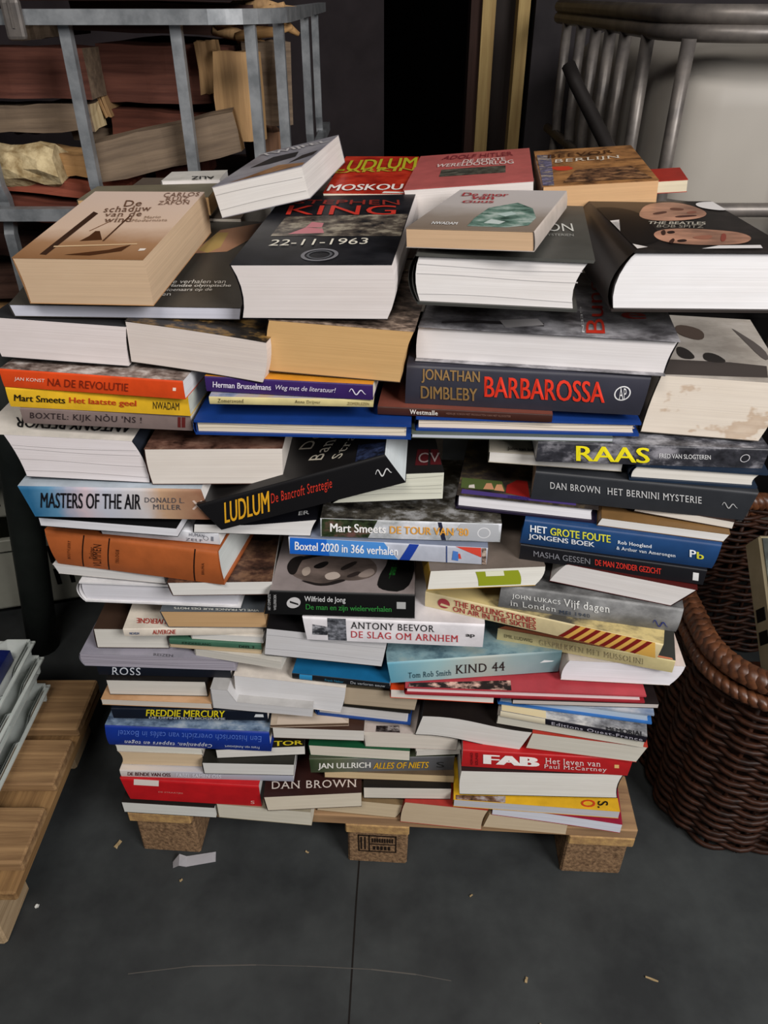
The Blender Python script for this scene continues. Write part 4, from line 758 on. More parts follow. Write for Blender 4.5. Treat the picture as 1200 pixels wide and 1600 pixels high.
book('blue and white illustrated spine with white lowercase lettering','S',(-0.1109,0.7228,0.6433),(-5.1893,0,0),(0.2302,0.155,0.024),'#b6bac6','#e9e4e0',top='#7a8296',tx=[('Boxtel 2020 in 366 verhalen','f',(0.0066,0.0072),(0.1277,0.0072),(0.1276,0.0192),(0.0074,0.0192),'#f0f2f6','b')],dc=[('p','f',((0.0002,0.0002),(0.0472,0.0002),(0.0445,0.0238),(0.0018,0.0238)),'#1a63c4'),('p','f',((0.0472,0.0002),(0.1278,0.0002),(0.1113,0.0238),(0.0445,0.0238)),'#4a8ad0'),('p','f',((0.1293,0.0002),(0.1412,0.0002),(0.1518,0.0238),(0.1408,0.0238)),'#1c3c98'),('p','f',((0.1836,0.0002),(0.1851,0.0002),(0.184,0.0238),(0.1825,0.0238)),'#3a4a78'),('p','f',((0.1935,0.0238),(0.2225,0.0238),(0.2235,0.0108)),'#cc4434'),('p','f',((0.225,0.0002),(0.23,0.0002),(0.2283,0.0238),(0.2233,0.0238)),('photo', '#3a2c28', '#8a7468', '#c8b8a8', 30)),('p','f',((0.1901,0.0048),(0.1975,0.0036),(0.1968,0.0168),(0.1909,0.018)),'#4a78c0'),('p','f',((0.198,0.0072),(0.201,0.0072),(0.1991,0.0144),(0.1969,0.0144)),'#cc4434')])
book('black paperback with sideways portrait on top, white and green spine lettering','S',(-0.1483,0.7182,0.5535),(-2.5347,0,0),(0.1862,0.12,0.0386),'#101011','#c9c6c4',top='#8c8280',sh=(0.0103,-0.0008,0,0),tx=[('Wilfried de Jong','f',(0.0473,0.0212),(0.0992,0.0212),(0.0982,0.0317),(0.0458,0.0317),'#dedede',''),('De man en zijn wielerverhalen','f',(0.0508,0.0077),(0.1576,0.0077),(0.1573,0.0193),(0.0492,0.0193),'#2f7a38','b'),('HET COMPLETE','f',(0.0067,0.0077),(0.0021,0.0328),(-0.0012,0.0328),(0.0034,0.0077),'#b8b8b8',''),('WIELERBOEK','f',(0.0139,0.0077),(0.0095,0.0328),(0.0062,0.0328),(0.0107,0.0077),'#b8b8b8',''),('zijn wieler','t',(0.1506,0.0264),(0.1591,0.0255),(0.163,0.0591),(0.1562,0.0588),'#2a8a34','')],dc=[('o','f',(0.0337,0.0201,0.0087,0),'#c4c2c2'),('p','f',((0.0283,0.0232),(0.0395,0.0193),(0.0408,0.0162),(0.0288,0.0201)),'#1c1c1c'),('p','f',((0.1638,0.0155),(0.175,0.0155),(0.1749,0.0263),(0.1635,0.0263)),'#a8a8a8'),('p','t',((0.1635,0.0031),(0.1528,0.0039),(0.1449,0.0061),(0.1398,0.0098),(0.1374,0.0151),(0.1379,0.0219),(0.1389,0.0286),(0.1404,0.0353),(0.1425,0.0419),(0.1452,0.0485),(0.1472,0.0546),(0.1484,0.0603),(0.149,0.0654),(0.1488,0.0701),(0.1511,0.0738),(0.1561,0.0764),(0.1636,0.0779),(0.1736,0.0783),(0.1806,0.0735),(0.1844,0.0636),(0.1851,0.0489),(0.1829,0.0297),(0.1785,0.0159),(0.1721,0.0071)),'#131212'),('p','t',((0.0176,0.0537),(0.0193,0.0577),(0.0222,0.0615),(0.0261,0.065),(0.0312,0.0683),(0.0374,0.0712),(0.0458,0.0736),(0.0566,0.0755),(0.0697,0.0767),(0.085,0.0773),(0.0983,0.0765),(0.1094,0.0742),(0.1184,0.0706),(0.1253,0.0655),(0.1304,0.06),(0.1338,0.0542),(0.1354,0.0481),(0.1353,0.0416),(0.1336,0.0361),(0.1303,0.0316),(0.1254,0.0279),(0.1188,0.0251),(0.1126,0.0231),(0.1066,0.022),(0.1008,0.0216),(0.0954,0.022),(0.09,0.0215),(0.0848,0.0202),(0.0797,0.018),(0.0748,0.0151),(0.0693,0.0135),(0.063,0.0132),(0.0561,0.0143),(0.0485,0.0167),(0.0418,0.0193),(0.0361,0.0218),(0.0313,0.0244),(0.0275,0.0271),(0.0242,0.0301),(0.0215,0.0335),(0.0192,0.0373),(0.0175,0.0414),(0.0167,0.0455),(0.0167,0.0496)),('face', '#6a5c56')),('p','t',((0.0157,0.0546),(0.0173,0.0593),(0.0196,0.0631),(0.0226,0.0659),(0.0262,0.0677),(0.0305,0.0686),(0.0333,0.068),(0.0347,0.0661),(0.0346,0.0627),(0.0331,0.058),(0.0318,0.0531),(0.0308,0.0481),(0.03,0.0431),(0.0295,0.0379),(0.0286,0.034),(0.0273,0.0314),(0.0256,0.03),(0.0235,0.03),(0.0215,0.031),(0.0195,0.0331),(0.0177,0.0364),(0.0159,0.0408),(0.015,0.0454),(0.0149,0.0499)),'#1c1817'),('p','t',((0.0321,0.0586),(0.039,0.0622),(0.0462,0.0654),(0.0538,0.068),(0.0616,0.0702),(0.0698,0.0719),(0.0737,0.0731),(0.0734,0.0738),(0.0689,0.0739),(0.0601,0.0736),(0.0523,0.0727),(0.0453,0.0714),(0.0392,0.0696),(0.034,0.0674),(0.0299,0.065),(0.0268,0.0625),(0.0246,0.0599),(0.0235,0.0572),(0.0244,0.0561),(0.0273,0.0565)),'#171413'),('p','t',((0.0534,0.0515),(0.0578,0.055),(0.0615,0.0573),(0.0646,0.0584),(0.0671,0.0584),(0.069,0.0571),(0.0696,0.0553),(0.069,0.053),(0.0672,0.0501),(0.0641,0.0467),(0.0611,0.0445),(0.058,0.0434),(0.0549,0.0434),(0.0517,0.0446),(0.0504,0.0463),(0.051,0.0486)),'#171312'),('p','t',((0.0381,0.0437),(0.0408,0.0458),(0.0431,0.0464),(0.045,0.0455),(0.0463,0.0431),(0.0473,0.0393),(0.0474,0.0359),(0.0467,0.033),(0.0452,0.0305),(0.043,0.0286),(0.0409,0.028),(0.0391,0.0289),(0.0375,0.0312),(0.0361,0.0349),(0.0358,0.0383),(0.0364,0.0412)),'#a39488'),('p','t',((0.071,0.0348),(0.0751,0.0369),(0.0787,0.0377),(0.082,0.0372),(0.0848,0.0354),(0.0872,0.0323),(0.0879,0.0295),(0.0867,0.0269),(0.0839,0.0246),(0.0792,0.0225),(0.0753,0.0217),(0.0721,0.0222),(0.0696,0.024),(0.0678,0.0271),(0.0674,0.0299),(0.0685,0.0325)),'#b0a298'),('p','t',((0.0923,0.0515),(0.0974,0.0557),(0.1014,0.0585),(0.1046,0.0599),(0.1067,0.06),(0.1079,0.0587),(0.1076,0.0567),(0.1058,0.0538),(0.1025,0.0501),(0.0977,0.0457),(0.0938,0.0428),(0.0907,0.0414),(0.0885,0.0414),(0.087,0.043),(0.0872,0.0452),(0.089,0.048)),'#221c1a'),('p','t',((0.1008,0.0344),(0.1048,0.0372),(0.1082,0.0389),(0.1109,0.0397),(0.1129,0.0394),(0.1143,0.0382),(0.1143,0.0366),(0.113,0.0346),(0.1103,0.0323),(0.1063,0.0296),(0.1029,0.0279),(0.1003,0.0272),(0.0982,0.0274),(0.0969,0.0286),(0.0968,0.0302),(0.0981,0.0321)),'#2a2220'),('p','t',((0.1148,0.0379),(0.1198,0.0426),(0.1241,0.0453),(0.1275,0.0461),(0.1302,0.045),(0.1321,0.0418),(0.1326,0.0388),(0.1317,0.0359),(0.1295,0.0331),(0.1258,0.0304),(0.1223,0.0287),(0.1189,0.0279),(0.1156,0.0281),(0.1123,0.0292),(0.1111,0.0312),(0.1119,0.0341)),'#8c7e76'),('p','t',((0.0484,0.0172),(0.056,0.0151),(0.0629,0.0142),(0.0691,0.0146),(0.0747,0.0163),(0.0796,0.0193),(0.0841,0.0214),(0.0882,0.0227),(0.0918,0.0231),(0.095,0.0226),(0.0954,0.0213),(0.093,0.0191),(0.0877,0.0162),(0.0798,0.0125),(0.0722,0.0103),(0.0649,0.0095),(0.0579,0.0102),(0.0511,0.0124),(0.0458,0.0143),(0.0419,0.016),(0.0395,0.0175),(0.0384,0.0187),(0.0396,0.019),(0.0429,0.0185)),'#201b1a')])
book('white spine with black and red serif capitals and small bridge photo','S',(-0.0973,0.7167,0.5118),(-3.5785,0,0),(0.2212,0.1504,0.0386),'#dbd7da','#e9e4e0',top='#c8c4c6',sh=(-0.004,0,0,0),tx=[('ANTONY BEEVOR','f',(0.0578,0.0232),(0.1609,0.0232),(0.1608,0.034),(0.0589,0.034),'#1c1a1c','s'),('DE SLAG OM ARNHEM','f',(0.057,0.0077),(0.1905,0.0077),(0.19,0.0193),(0.0582,0.0193),'#b83038','s'),('ap','f',(0.1996,0.0162),(0.2106,0.0162),(0.2102,0.0224),(0.1992,0.0224),'#3a3a3a','b')],dc=[('p','f',((0.027,0.0008),(0.0506,0.0008),(0.0531,0.0379),(0.0304,0.0379)),('photo', '#2a2c30', '#5a5c62', '#8a8c94', 20)),('p','f',((0.0081,0.0097),(0.0274,0.0097),(0.0294,0.024),(0.0108,0.027)),('photo', '#1e1f22', '#3a3b40', '#b0b0b6', 16))])
book('thick grey-white page block with black cover, under the white serif spine','P',(-0.156,0.7258,0.476),(-1.8446,0,-6.3599),(0.1545,0.205,0.0472),'#141314','#c5c4c6',lines=2,side='R',sh=(0.0017,0.0025,0,0))
book('dark photo spine with huge yellow capitals','S',(0.1614,0.7074,0.7777),(-3.5697,0,0),(0.2348,0.155,0.0241),('photo', '#16161a', '#34343a', '#8a888e', 5),'#e9e4e0',top=('photo', '#2a2a30', '#5a5a60', '#9a9aa0', 8),sh=(0,0.002,0,0),tx=[('RAAS','f',(0.0419,0.0029),(0.1186,0.0029),(0.1141,0.0212),(0.039,0.0212),'#e6d81c','b'),('FRED VAN SLOGTEREN','f',(0.1268,0.0097),(0.1792,0.0097),(0.1775,0.015),(0.1254,0.015),'#d6d6d6','')],dc=[('o','f',(0.2135,0.0121,0.0047,0.85),'#c8c6ca')])
book('white page block with pale cover and small black lettering, left of the yellow-lettered spine','P',(0.1151,0.7335,0.7617),(-8.2531,0,0),(0.1431,0.205,0.0134),'#b8b0a0','#dad6d0',side='L',tx=[('John van loen','t',(0.0198,0.003),(0.0509,0.0047),(0.051,0.0133),(0.0197,0.0117),'#2a2420','b')])
book('white page block in dark blue boards, just under the yellow-lettered spine','P',(0.2629,0.7021,0.7578),(-7.9148,0,0),(0.1306,0.1894,0.0196),'#1c2a3c','#d8d4cc',hard=1,side='L',sh=(0.0053,0.0079,0.0026,-0.0013))
book('dark grey spine with wide-spaced white capitals and a wavy emblem','S',(0.1644,0.7227,0.7207),(-10.9669,0,0),(0.2258,0.1536,0.0368),'#2b2d31','#b8a890',sh=(0.002,0.0068,0,0),tx=[('DAN BROWN','f',(0.0188,0.0166),(0.072,0.0166),(0.0699,0.025),(0.0172,0.025),'#c8c8c8','s'),('HET BERNINI MYSTERIE','f',(0.0795,0.0166),(0.1768,0.0166),(0.1737,0.025),(0.0773,0.025),'#c8c8c8','s'),('~','f',(0.199,0.0129),(0.2145,0.0129),(0.2107,0.0221),(0.1954,0.0221),'#a8a8a8','')])
book('football-photo hardback with purple edge and bright white pages','P',(0.0826,0.7358,0.699),(-11.3377,0,0),(0.1574,0.205,0.0205),'#221b30','#e6e4e8',hard=1,side='L',top=('photo', '#1e1a1c', '#3a332e', '#66583e', 7),tx=[('HERMAN','t',(0.0582,-0.0003),(0.081,-0.0011),(0.0806,0.0069),(0.0586,0.0052),'#3a2a6a','b')],dc=[('p','t',((0.0049,0.0004),(0.1328,0.0004),(0.1329,0.0053),(0.0051,0.0096)),'#4a3a78'),('p','t',((0.0034,0.0121),(0.0544,0.0139),(0.0485,0.0354),(0.0022,0.0348)),'#4c5a30'),('p','t',((0.0546,0.0112),(0.0821,0.0058),(0.0777,0.0412),(0.0658,0.0418),(0.0549,0.0281)),'#8a1c18'),('p','t',((0.0288,0.0144),(0.0412,0.0155),(0.0371,0.0288),(0.0313,0.0276)),'#c08a68'),('p','t',((0.0413,0.0141),(0.0529,0.0137),(0.049,0.0283),(0.0432,0.0272)),'#c8906a'),('p','t',((0.012,0.0138),(0.0193,0.0139),(0.0178,0.0221),(0.0121,0.0195)),'#d0c8c0')])
book('thin cream page block under the dark grey spine','P',(0.2771,0.7073,0.7138),(-16.5805,0,-1.9165),(0.1036,0.1502,0.0099),'#3a2a24','#d8d2c8',side='L')
book('white page block with gold-brown cover edge, above the dark blue spine','P',(0.2368,0.7012,0.699),(-13.5808,0,0),(0.1335,0.1935,0.011),'#7a5c38','#dcdad6',side='L',sh=(0.004,0.0047,0,0))
book('dark blue hardback spine with white and yellow capitals','S',(0.1569,0.7162,0.6641),(-13.1031,0,0),(0.2106,0.1432,0.0346),'#1c3f6c','#a89480',hard=1,sh=(0.0028,0.0028,0,0),tx=[('HET','f',(0.0086,0.0201),(0.0273,0.0201),(0.0257,0.0284),(0.0071,0.0284),'#e8ecf0','b'),('GROTE FOUTE','f',(0.0311,0.0194),(0.0974,0.0194),(0.0952,0.0284),(0.0293,0.0284),'#d6d43c','b'),('JONGENS BOEK','f',(0.0087,0.0083),(0.0825,0.0083),(0.0804,0.0173),(0.007,0.0173),'#e8ecf0','b'),('Rob Hoogland','f',(0.1053,0.018),(0.1418,0.018),(0.1403,0.0236),(0.104,0.0236),'#dfe4ea','bs'),('& Arthur van Amerongen','f',(0.106,0.0097),(0.1693,0.0097),(0.1675,0.0159),(0.1045,0.0159),'#dfe4ea','bs'),('P','f',(0.1827,0.0145),(0.1894,0.0145),(0.1868,0.0236),(0.1801,0.0236),'#e8ecf0','b'),('b','f',(0.1905,0.0132),(0.1979,0.0132),(0.1952,0.0222),(0.1879,0.0222),'#d6d43c','b')])
book('black spine with grey and red capitals, under the dark blue spine','S',(0.158,0.7142,0.6424),(-13.6378,0,0),(0.204,0.1388,0.0214),'#17171b','#a89480',tx=[('MASHA GESSEN','f',(0.0162,0.0075),(0.08,0.0075),(0.0788,0.0154),(0.0153,0.0154),'#7e7e84',''),('DE MAN ZONDER GEZICHT','f',(0.0857,0.0075),(0.1579,0.0075),(0.1564,0.0154),(0.0844,0.0154),'#d2352a','b')],dc=[('p','f',((0.192,0.0053),(0.1981,0.0053),(0.1964,0.016),(0.1903,0.016)),'#dcdcdc')])
book('white fanned page block with pointed left end and dark red cover','P',(0.1948,0.7056,0.6157),(-16.486,0,-1.9494),(0.1381,0.2002,0.03),'#4a1614','#dcd8d6',side='R',sh=(0.016,0.0218,0.0015,0))
book('white page block with an olive-green sticker and yellow spine','P',(0.05,0.6918,0.6135),(3.6721,0,0),(0.1278,0.1853,0.0285),'#a8842c','#dcdad2',side='L',top='#6a6058',sh=(0.003,0.0091,0,0.0038),dc=[('p','f',((0.0594,0.0029),(0.1084,0.0029),(0.0975,0.0243),(0.0502,0.0243)),'#8a9420'),('p','f',((0.0629,0.0171),(0.0833,0.0171),(0.081,0.0243),(0.0609,0.0243)),'#d8d8c0')])
book('rounded grey photo spine of hardback with white serif lettering, light blue page edge','S',(0.1379,0.7068,0.5749),(-12.2857,0,0),(0.2063,0.1403,0.0358),('photo', '#565656', '#6e6e6e', '#909090', 3),'#3f8fc8',hard=1,top=('photo', '#343434', '#5a5a5a', '#7a7a7a', 4),sh=(0.0015,0.0015,0,0),tx=[('JOHN LUKACS','f',(0.015,0.0186),(0.0713,0.0186),(0.07,0.0258),(0.014,0.0258),'#e4e4e0','s'),('Vijf dagen','f',(0.0756,0.015),(0.1286,0.015),(0.1257,0.0286),(0.0732,0.0286),'#e4e4e0','s'),('in Londen','f',(0.0144,0.0072),(0.0681,0.0072),(0.0665,0.0165),(0.013,0.0165),'#e4e4e0','s'),('MEI 1940','f',(0.0722,0.005),(0.1079,0.005),(0.1066,0.0115),(0.0711,0.0115),'#2c3c54','s'),('~','f',(0.1795,0.0043),(0.1959,0.0043),(0.1925,0.0179),(0.1762,0.0179),'#1c2a78','')])
book('cream spine with red capitals, lips emblem and red diagonal stripes','S',(0.0516,0.7358,0.5508),(-19.1929,0,0),(0.2803,0.155,0.0238),'#cfbf94','#e2d8c6',top=('photo', '#c8b47c', '#cdb980', '#4a463e', 2),sh=(0,0.0031,0,0),tx=[('THE ROLLING STONES','f',(0.0373,0.0124),(0.1382,0.0124),(0.1366,0.021),(0.0367,0.021),'#a03030','b'),('ON AIR IN THE SIXTIES','f',(0.0364,0.0029),(0.14,0.0029),(0.1384,0.0114),(0.0358,0.0114),'#a03030','b')],dc=[('p','f',((0.1666,0.0005),(0.2787,0.0005),(0.2713,0.0234),(0.1825,0.0234)),'#d8a850'),('p','f',((0.1665,0.0007),(0.1726,0.0007),(0.1884,0.0231),(0.1825,0.0231)),'#7a1c18'),('p','f',((0.1787,0.0007),(0.1847,0.0007),(0.2001,0.0231),(0.1943,0.0231)),'#7a1c18'),('p','f',((0.1907,0.0007),(0.1967,0.0007),(0.2117,0.0231),(0.2059,0.0231)),'#7a1c18'),('p','f',((0.2027,0.0007),(0.2087,0.0007),(0.2233,0.0231),(0.2175,0.0231)),'#7a1c18'),('p','f',((0.2146,0.0007),(0.2206,0.0007),(0.2347,0.0231),(0.229,0.0231)),'#7a1c18'),('p','f',((0.2265,0.0007),(0.2323,0.0007),(0.2461,0.0231),(0.2404,0.0231)),'#7a1c18'),('p','f',((0.2382,0.0007),(0.244,0.0007),(0.2574,0.0231),(0.2517,0.0231)),'#7a1c18'),('p','f',((0.2499,0.0007),(0.2556,0.0007),(0.2686,0.0231),(0.263,0.0231)),'#7a1c18'),('o','f',(0.0243,0.0119,0.0077,0),'#98323a'),('p','f',((0.0196,0.0083),(0.0312,0.0071),(0.0326,0.01),(0.021,0.0119)),'#cfbf94')])
book('thin pale yellow spine with small dark capitals, under the striped spine','S',(0.15,0.7524,0.4769),(-15.422,0,0),(0.2231,0.1517,0.0212),'#cdbf8c','#d88868',top='#3a3a36',tx=[('EMIL LUDWIG','f',(0.0095,0.0085),(0.0465,0.0085),(0.0459,0.0144),(0.009,0.0144),'#5a5438',''),('GESPREKKEN MET MUSSOLINI','f',(0.0559,0.0064),(0.1876,0.0064),(0.1859,0.0159),(0.0548,0.0159),'#bcb088','s')],dc=[('p','t',((0.0009,0.0004),(0.2202,0.0004),(0.2188,0.0033),(0.0091,0.0066)),'#cc7a58')])
book('bright white page block with round black logo on brown spine','P',(0.2331,0.7166,0.4397),(-4.1474,0,0),(0.1408,0.2042,0.036),'#c9c0b8','#e2dfe4',side='L',sh=(0.0066,0.0133,0.0033,0.0033))
book('pale turquoise spine with serif name and large dark capitals','S',(0.0093,0.7153,0.4351),(3.6095,0,1.7874),(0.2231,0.1517,0.0384),('grad', 'u', [(0, '#5f98ac'), (0.25, '#8fb0b4'), (0.55, '#a8aca4'), (0.8, '#8a9ea0'), (1, '#5c7a80')]),'#e2d8c6',top=('photo', '#4a6470', '#7a98a0', '#98a8a4', 4),sh=(-0.0043,0.0017,0,0),tx=[('Tom Rob Smith','f',(0.0238,0.0077),(0.0802,0.0077),(0.0806,0.0184),(0.0249,0.0184),'#2c4c58','s'),('KIND 44','f',(0.0862,0.01),(0.1513,0.01),(0.1504,0.0261),(0.0867,0.0261),'#2a1c1c','s')],dc=[('p','f',((0.196,0.0192),(0.2119,0.02),(0.215,0.0215),(0.2014,0.0238)),'#d8dcdc')])
book('thin red hardback with black and pink comic-style cover, its edge facing front','P',(0.028,0.7085,0.4206),(-2.8375,0,0),(0.3132,0.205,0.0142),'#8c1f28','#dcc8c8',hard=1,side='L',top='#a83c44',dc=[('p','t',((0.0033,0.0004),(0.1388,0.0004),(0.1391,0.0183),(0.0054,0.0071)),('photo', '#120c0c', '#2a1a18', '#d8b0a0', 11))])
book('thin white page block with orange corner, under the thin red hardback','P',(0.0086,0.7179,0.4041),(-4.2114,0,0),(0.138,0.2001,0.0161),'#c8431c','#d8d0c8',side='L')
book('thin grey page block sticking out right beneath the thin red hardback','P',(0.1691,0.6992,0.4125),(-2.3066,0,0),(0.1906,0.205,0.0082),'#1c1414','#b8b0aa',side='L')
book('blue-edged hardback with pale blue cover at right','P',(0.1542,0.7163,0.3934),(-10.0799,0,0),(0.2008,0.205,0.0188),'#2f66a8','#a8b8c8',hard=1,side='L',top=('photo', '#6a7c98', '#8c98aa', '#b0b4bc', 4))
book('paperback with grey memorial photo cover and thin black spine','S',(0.1565,0.7061,0.381),(-13.3613,0,0),(0.1899,0.1291,0.011),'#17151e','#e9e4e0',top=('photo', '#4a4a4c', '#8a8a8c', '#c8c6c2', 6),tx=[('MEMORIAL','t',(0.1386,-0.002),(0.1853,-0.002),(0.1857,0.0065),(0.1378,0.0038),'#1c1c1e','b'),('Editions Ouest-France','f',(0.0687,0.0028),(0.1854,0.0028),(0.1844,0.0083),(0.068,0.0083),'#b8b4c0','s')],dc=[('p','t',((0.0013,0.0004),(0.0604,0.0004),(0.0593,0.013),(0.0004,0.0126)),'#d8c69c'),('p','f',((0.0002,0.0002),(0.0606,0.0002),(0.0593,0.0108),(0.0002,0.0108)),'#d4cab0')])
book('cream page block directly beneath the grey memorial paperback','P',(0.1541,0.7097,0.3627),(-12.2077,0,0),(0.1935,0.205,0.0176),'#b4aea4','#c9c5b8',side='L')
book('off-white page block resting on the red spine with white block capitals','P',(0.1955,0.6975,0.3257),(-9.0913,0,0),(0.1485,0.205,0.0327),'#a8382c','#c8c4b8',side='L',sh=(0.006,0.0094,0,0))
book('wavy white page block with dark cover, above the red spine','P',(0.0435,0.7245,0.3213),(-10.0654,0,0),(0.1461,0.205,0.0411),'#1a1513','#d6d3ce',side='L',sh=(0.0099,0.0143,0,0),wave=0.004)
book('red spine with heavy white block capitals and typewriter lettering','S',(0.1095,0.6991,0.2853),(-3.9981,0,0),(0.2306,0.155,0.0357),'#ad1d20','#e9e4e0',sh=(0,0.0018,0,0),tx=[('FAB','f',(0.0298,0.01),(0.1079,0.01),(0.1053,0.0293),(0.0282,0.0293),'#ece6e2','bw'),('HOWARD','f',(0.0158,0.0054),(0.014,0.0314),(0.0105,0.0314),(0.0122,0.0054),'#3c0c10',''),('SOUNES','f',(0.023,0.0054),(0.021,0.0314),(0.0175,0.0314),(0.0194,0.0054),'#3c0c10',''),('Het leven van','f',(0.1148,0.0179),(0.19,0.0179),(0.1877,0.0293),(0.1131,0.0293),'#e4d0cc','s'),('Paul McCartney','f',(0.1148,0.005),(0.2014,0.005),(0.199,0.0164),(0.1132,0.0164),'#e4d0cc','s')],dc=[('p','f',((0.2095,0.0161),(0.2156,0.0161),(0.2141,0.0232),(0.208,0.0232)),'#d8b070')])
book('big white page block right under the red block-capital spine','P',(0.1091,0.692,0.2312),(-1.6144,0,0),(0.2269,0.205,0.0531),'#241c1c','#d8d5ce',side='R',sh=(0,0,0.0018,-0.0046))
book('yellow magazine-style book with red and black letters at lower right','P',(0.1019,0.6957,0.1975),(-4.8302,0,0),(0.2391,0.205,0.0164),'#c9992c','#b8b8bc',side='L',top='#d6a626',tx=[('O','t',(0.1854,0.0146),(0.1839,0.0027),(0.2041,0.0034),(0.2059,0.0163),'#c03a1c','b'),('S.','t',(0.2093,0.0145),(0.2076,0.0026),(0.2224,0.0038),(0.2242,0.0157),'#1c1610','b')],dc=[('p','t',((0.003,0.0004),(0.0749,0.0004),(0.0758,0.0118),(0.0028,0.0078)),('photo', '#3a2c24', '#7a5a48', '#b0a8a8', 10))])
book('white booklet with crimson and navy cover drooping over the pallet edge','P',(0.1601,0.6962,0.1766),(-8.0816,0,0),(0.1877,0.205,0.0206),'#8c1c34','#ced0da',side='L',bend=-0.006)
book('tan page block at lower right pallet edge, under the crimson booklet','P',(0.1495,0.6986,0.1427),(-5.9261,0,0),(0.1243,0.1803,0.0336),'#9a8468','#c4b296',side='L',sh=(0.0077,0,0,0))
book('wide tan page block with a strip of red cover, on the pallet edge','P',(0.0244,0.7075,0.1424),(-6.5478,0,0),(0.1234,0.1789,0.0498),'#9a2c24','#c2ae92',side='L',sh=(0.0068,0.0068,0.0019,-0.0029))
book('fanned tan page block on the pallet beside the stamped block','P',(-0.1038,0.726,0.1445),(-6.3188,0,0),(0.1212,0.1758,0.0339),'#7a6448','#c8b698',side='L',sh=(0.004,0.0119,0,0.003))
book('white page block with dark cover at the lower left corner of the pallet','P',(-0.4,0.7218,0.1458),(-3.9692,0,0),(0.144,0.205,0.0252),'#1e1a18','#cfcfca',side='L')
book('cream page block on the pallet edge beneath the dark brown paperback','P',(-0.2535,0.7154,0.1422),(-5.6594,0,0),(0.1443,0.205,0.0336),'#8c8470','#ccc6b6',side='L')
book('bright red spine with a white patch near its left end','S',(-0.3852,0.724,0.176),(-3.7854,0,0),(0.2016,0.1371,0.0496),'#b4161c','#c8c8c4',sh=(-0.0069,0,0,0),tx=[('DE STRAATJES','f',(0.0494,0.0208),(0.086,0.0208),(0.0869,0.0248),(0.0505,0.0248),'#d88a80',''),('S','f',(0.1858,0.0069),(0.1916,0.0069),(0.1925,0.0149),(0.1867,0.0149),'#e0b0a8','')],dc=[('p','f',((0.0164,0.0357),(0.0534,0.0357),(0.0568,0.0486),(0.0204,0.0486)),'#d8d0c8')])
book('grey-white spine with dark red capitals above the bright red spine','S',(-0.3901,0.7267,0.2259),(-1.9969,0,0),(0.2569,0.155,0.0153),('grad', 'u', [(0, '#cac2bc'), (0.4, '#a8a6ae'), (1, '#a0a2b0')]),'#e9e4e0',top=('grad', 'u', [(0, '#d0c4b8'), (0.5, '#b0aeb4'), (1, '#a4a6b0')]),tx=[('DE BENDE VAN OSS','f',(0.0105,0.0046),(0.0747,0.0046),(0.076,0.0123),(0.0121,0.0123),'#4a1c20','b'),('FABEL SAMEN OSS','f',(0.0823,0.0046),(0.15,0.0046),(0.151,0.0123),(0.0836,0.0123),'#d0d0d8','b')])
book('tan-stained page block with pinched left side, under the royal blue spine','P',(-0.3892,0.7352,0.243),(-2.0975,0,0),(0.1244,0.1803,0.0287),'#b8aca0','#cbb494',side='R',sh=(0,0,-0.0038,0))
book('thin white page block directly under the royal blue spine','P',(-0.3902,0.7357,0.2728),(-3.0887,0,0),(0.1269,0.184,0.0125),'#c8c4b8','#d2cfc4',side='R')
book('white page block with black-green cover, left of the grey-green photo spine','P',(-0.2639,0.7194,0.2415),(-1.4511,0,0),(0.1318,0.1911,0.0253),'#1d1c16','#d0cfcb',side='L',sh=(0,0.0019,0,0))
book('white page block with black cover showing yellow letters','P',(-0.2433,0.7266,0.2671),(3.045,0,0),(0.1282,0.1859,0.019),'#1c1a14','#d2cfc8',side='L',tx=[('TOR','t',(0.0841,0.0012),(0.1256,0.0024),(0.1253,0.0094),(0.0835,0.0104),'#c8b428','b')])
book('royal blue hardback spine with upside-down white italic lettering','S',(-0.3988,0.7361,0.2864),(-3.0246,0,0),(0.237,0.155,0.0424),'#102e84','#e9e4e0',hard=1,top=('photo', '#3c4c64', '#7488a0', '#a4b0bc', 6),sh=(0.0019,0,0,0),tx=[('Cappenijen, tappers en togen','f',(0.1534,0.0178),(0.0264,0.0178),(0.0246,0.0059),(0.152,0.0059),'#e4e8f2','is'),('Frans van Amelsvoort','f',(0.2216,0.0144),(0.1716,0.0144),(0.1709,0.0076),(0.221,0.0076),'#c8d0e4',''),('Een historisch overzicht van cafés in Boxtel','f',(0.2263,0.0356),(0.0199,0.0356),(0.0181,0.0246),(0.2253,0.0246),'#4a68b8','')])
book('dark navy spine with yellow capitals, above the royal blue spine','S',(-0.3793,0.7324,0.3469),(-1.2089,0,0),(0.2173,0.1477,0.0202),'#0e1522','#e9e4e0',tx=[('FREDDIE MERCURY','f',(0.0468,0.0071),(0.1572,0.0071),(0.1591,0.0198),(0.0497,0.0198),'#d4c41c','b'),('DE DEFINITIEVE BIOGRAFIE','f',(0.0501,0.0016),(0.1573,0.0016),(0.1579,0.0061),(0.0511,0.0061),'#b8bcc4','b')],dc=[('p','f',((0.1985,0.0081),(0.2119,0.0081),(0.2116,0.0138),(0.201,0.0138)),'#c8ccd0')])
book('thin page block with wood-coloured cover jutting out at left','P',(-0.3902,0.733,0.3736),(-2.9886,0,0),(0.1542,0.205,0.0112),'#b08a66','#c6bdb2',side='R',top=('photo', '#a87f5a', '#b8906a', '#c49c78', 3))
book('cream page block with black cover, on the wood-coloured cover','P',(-0.3793,0.7404,0.3859),(-1.4742,0,0),(0.1363,0.1976,0.0285),'#191614','#c9c5bd',side='R')
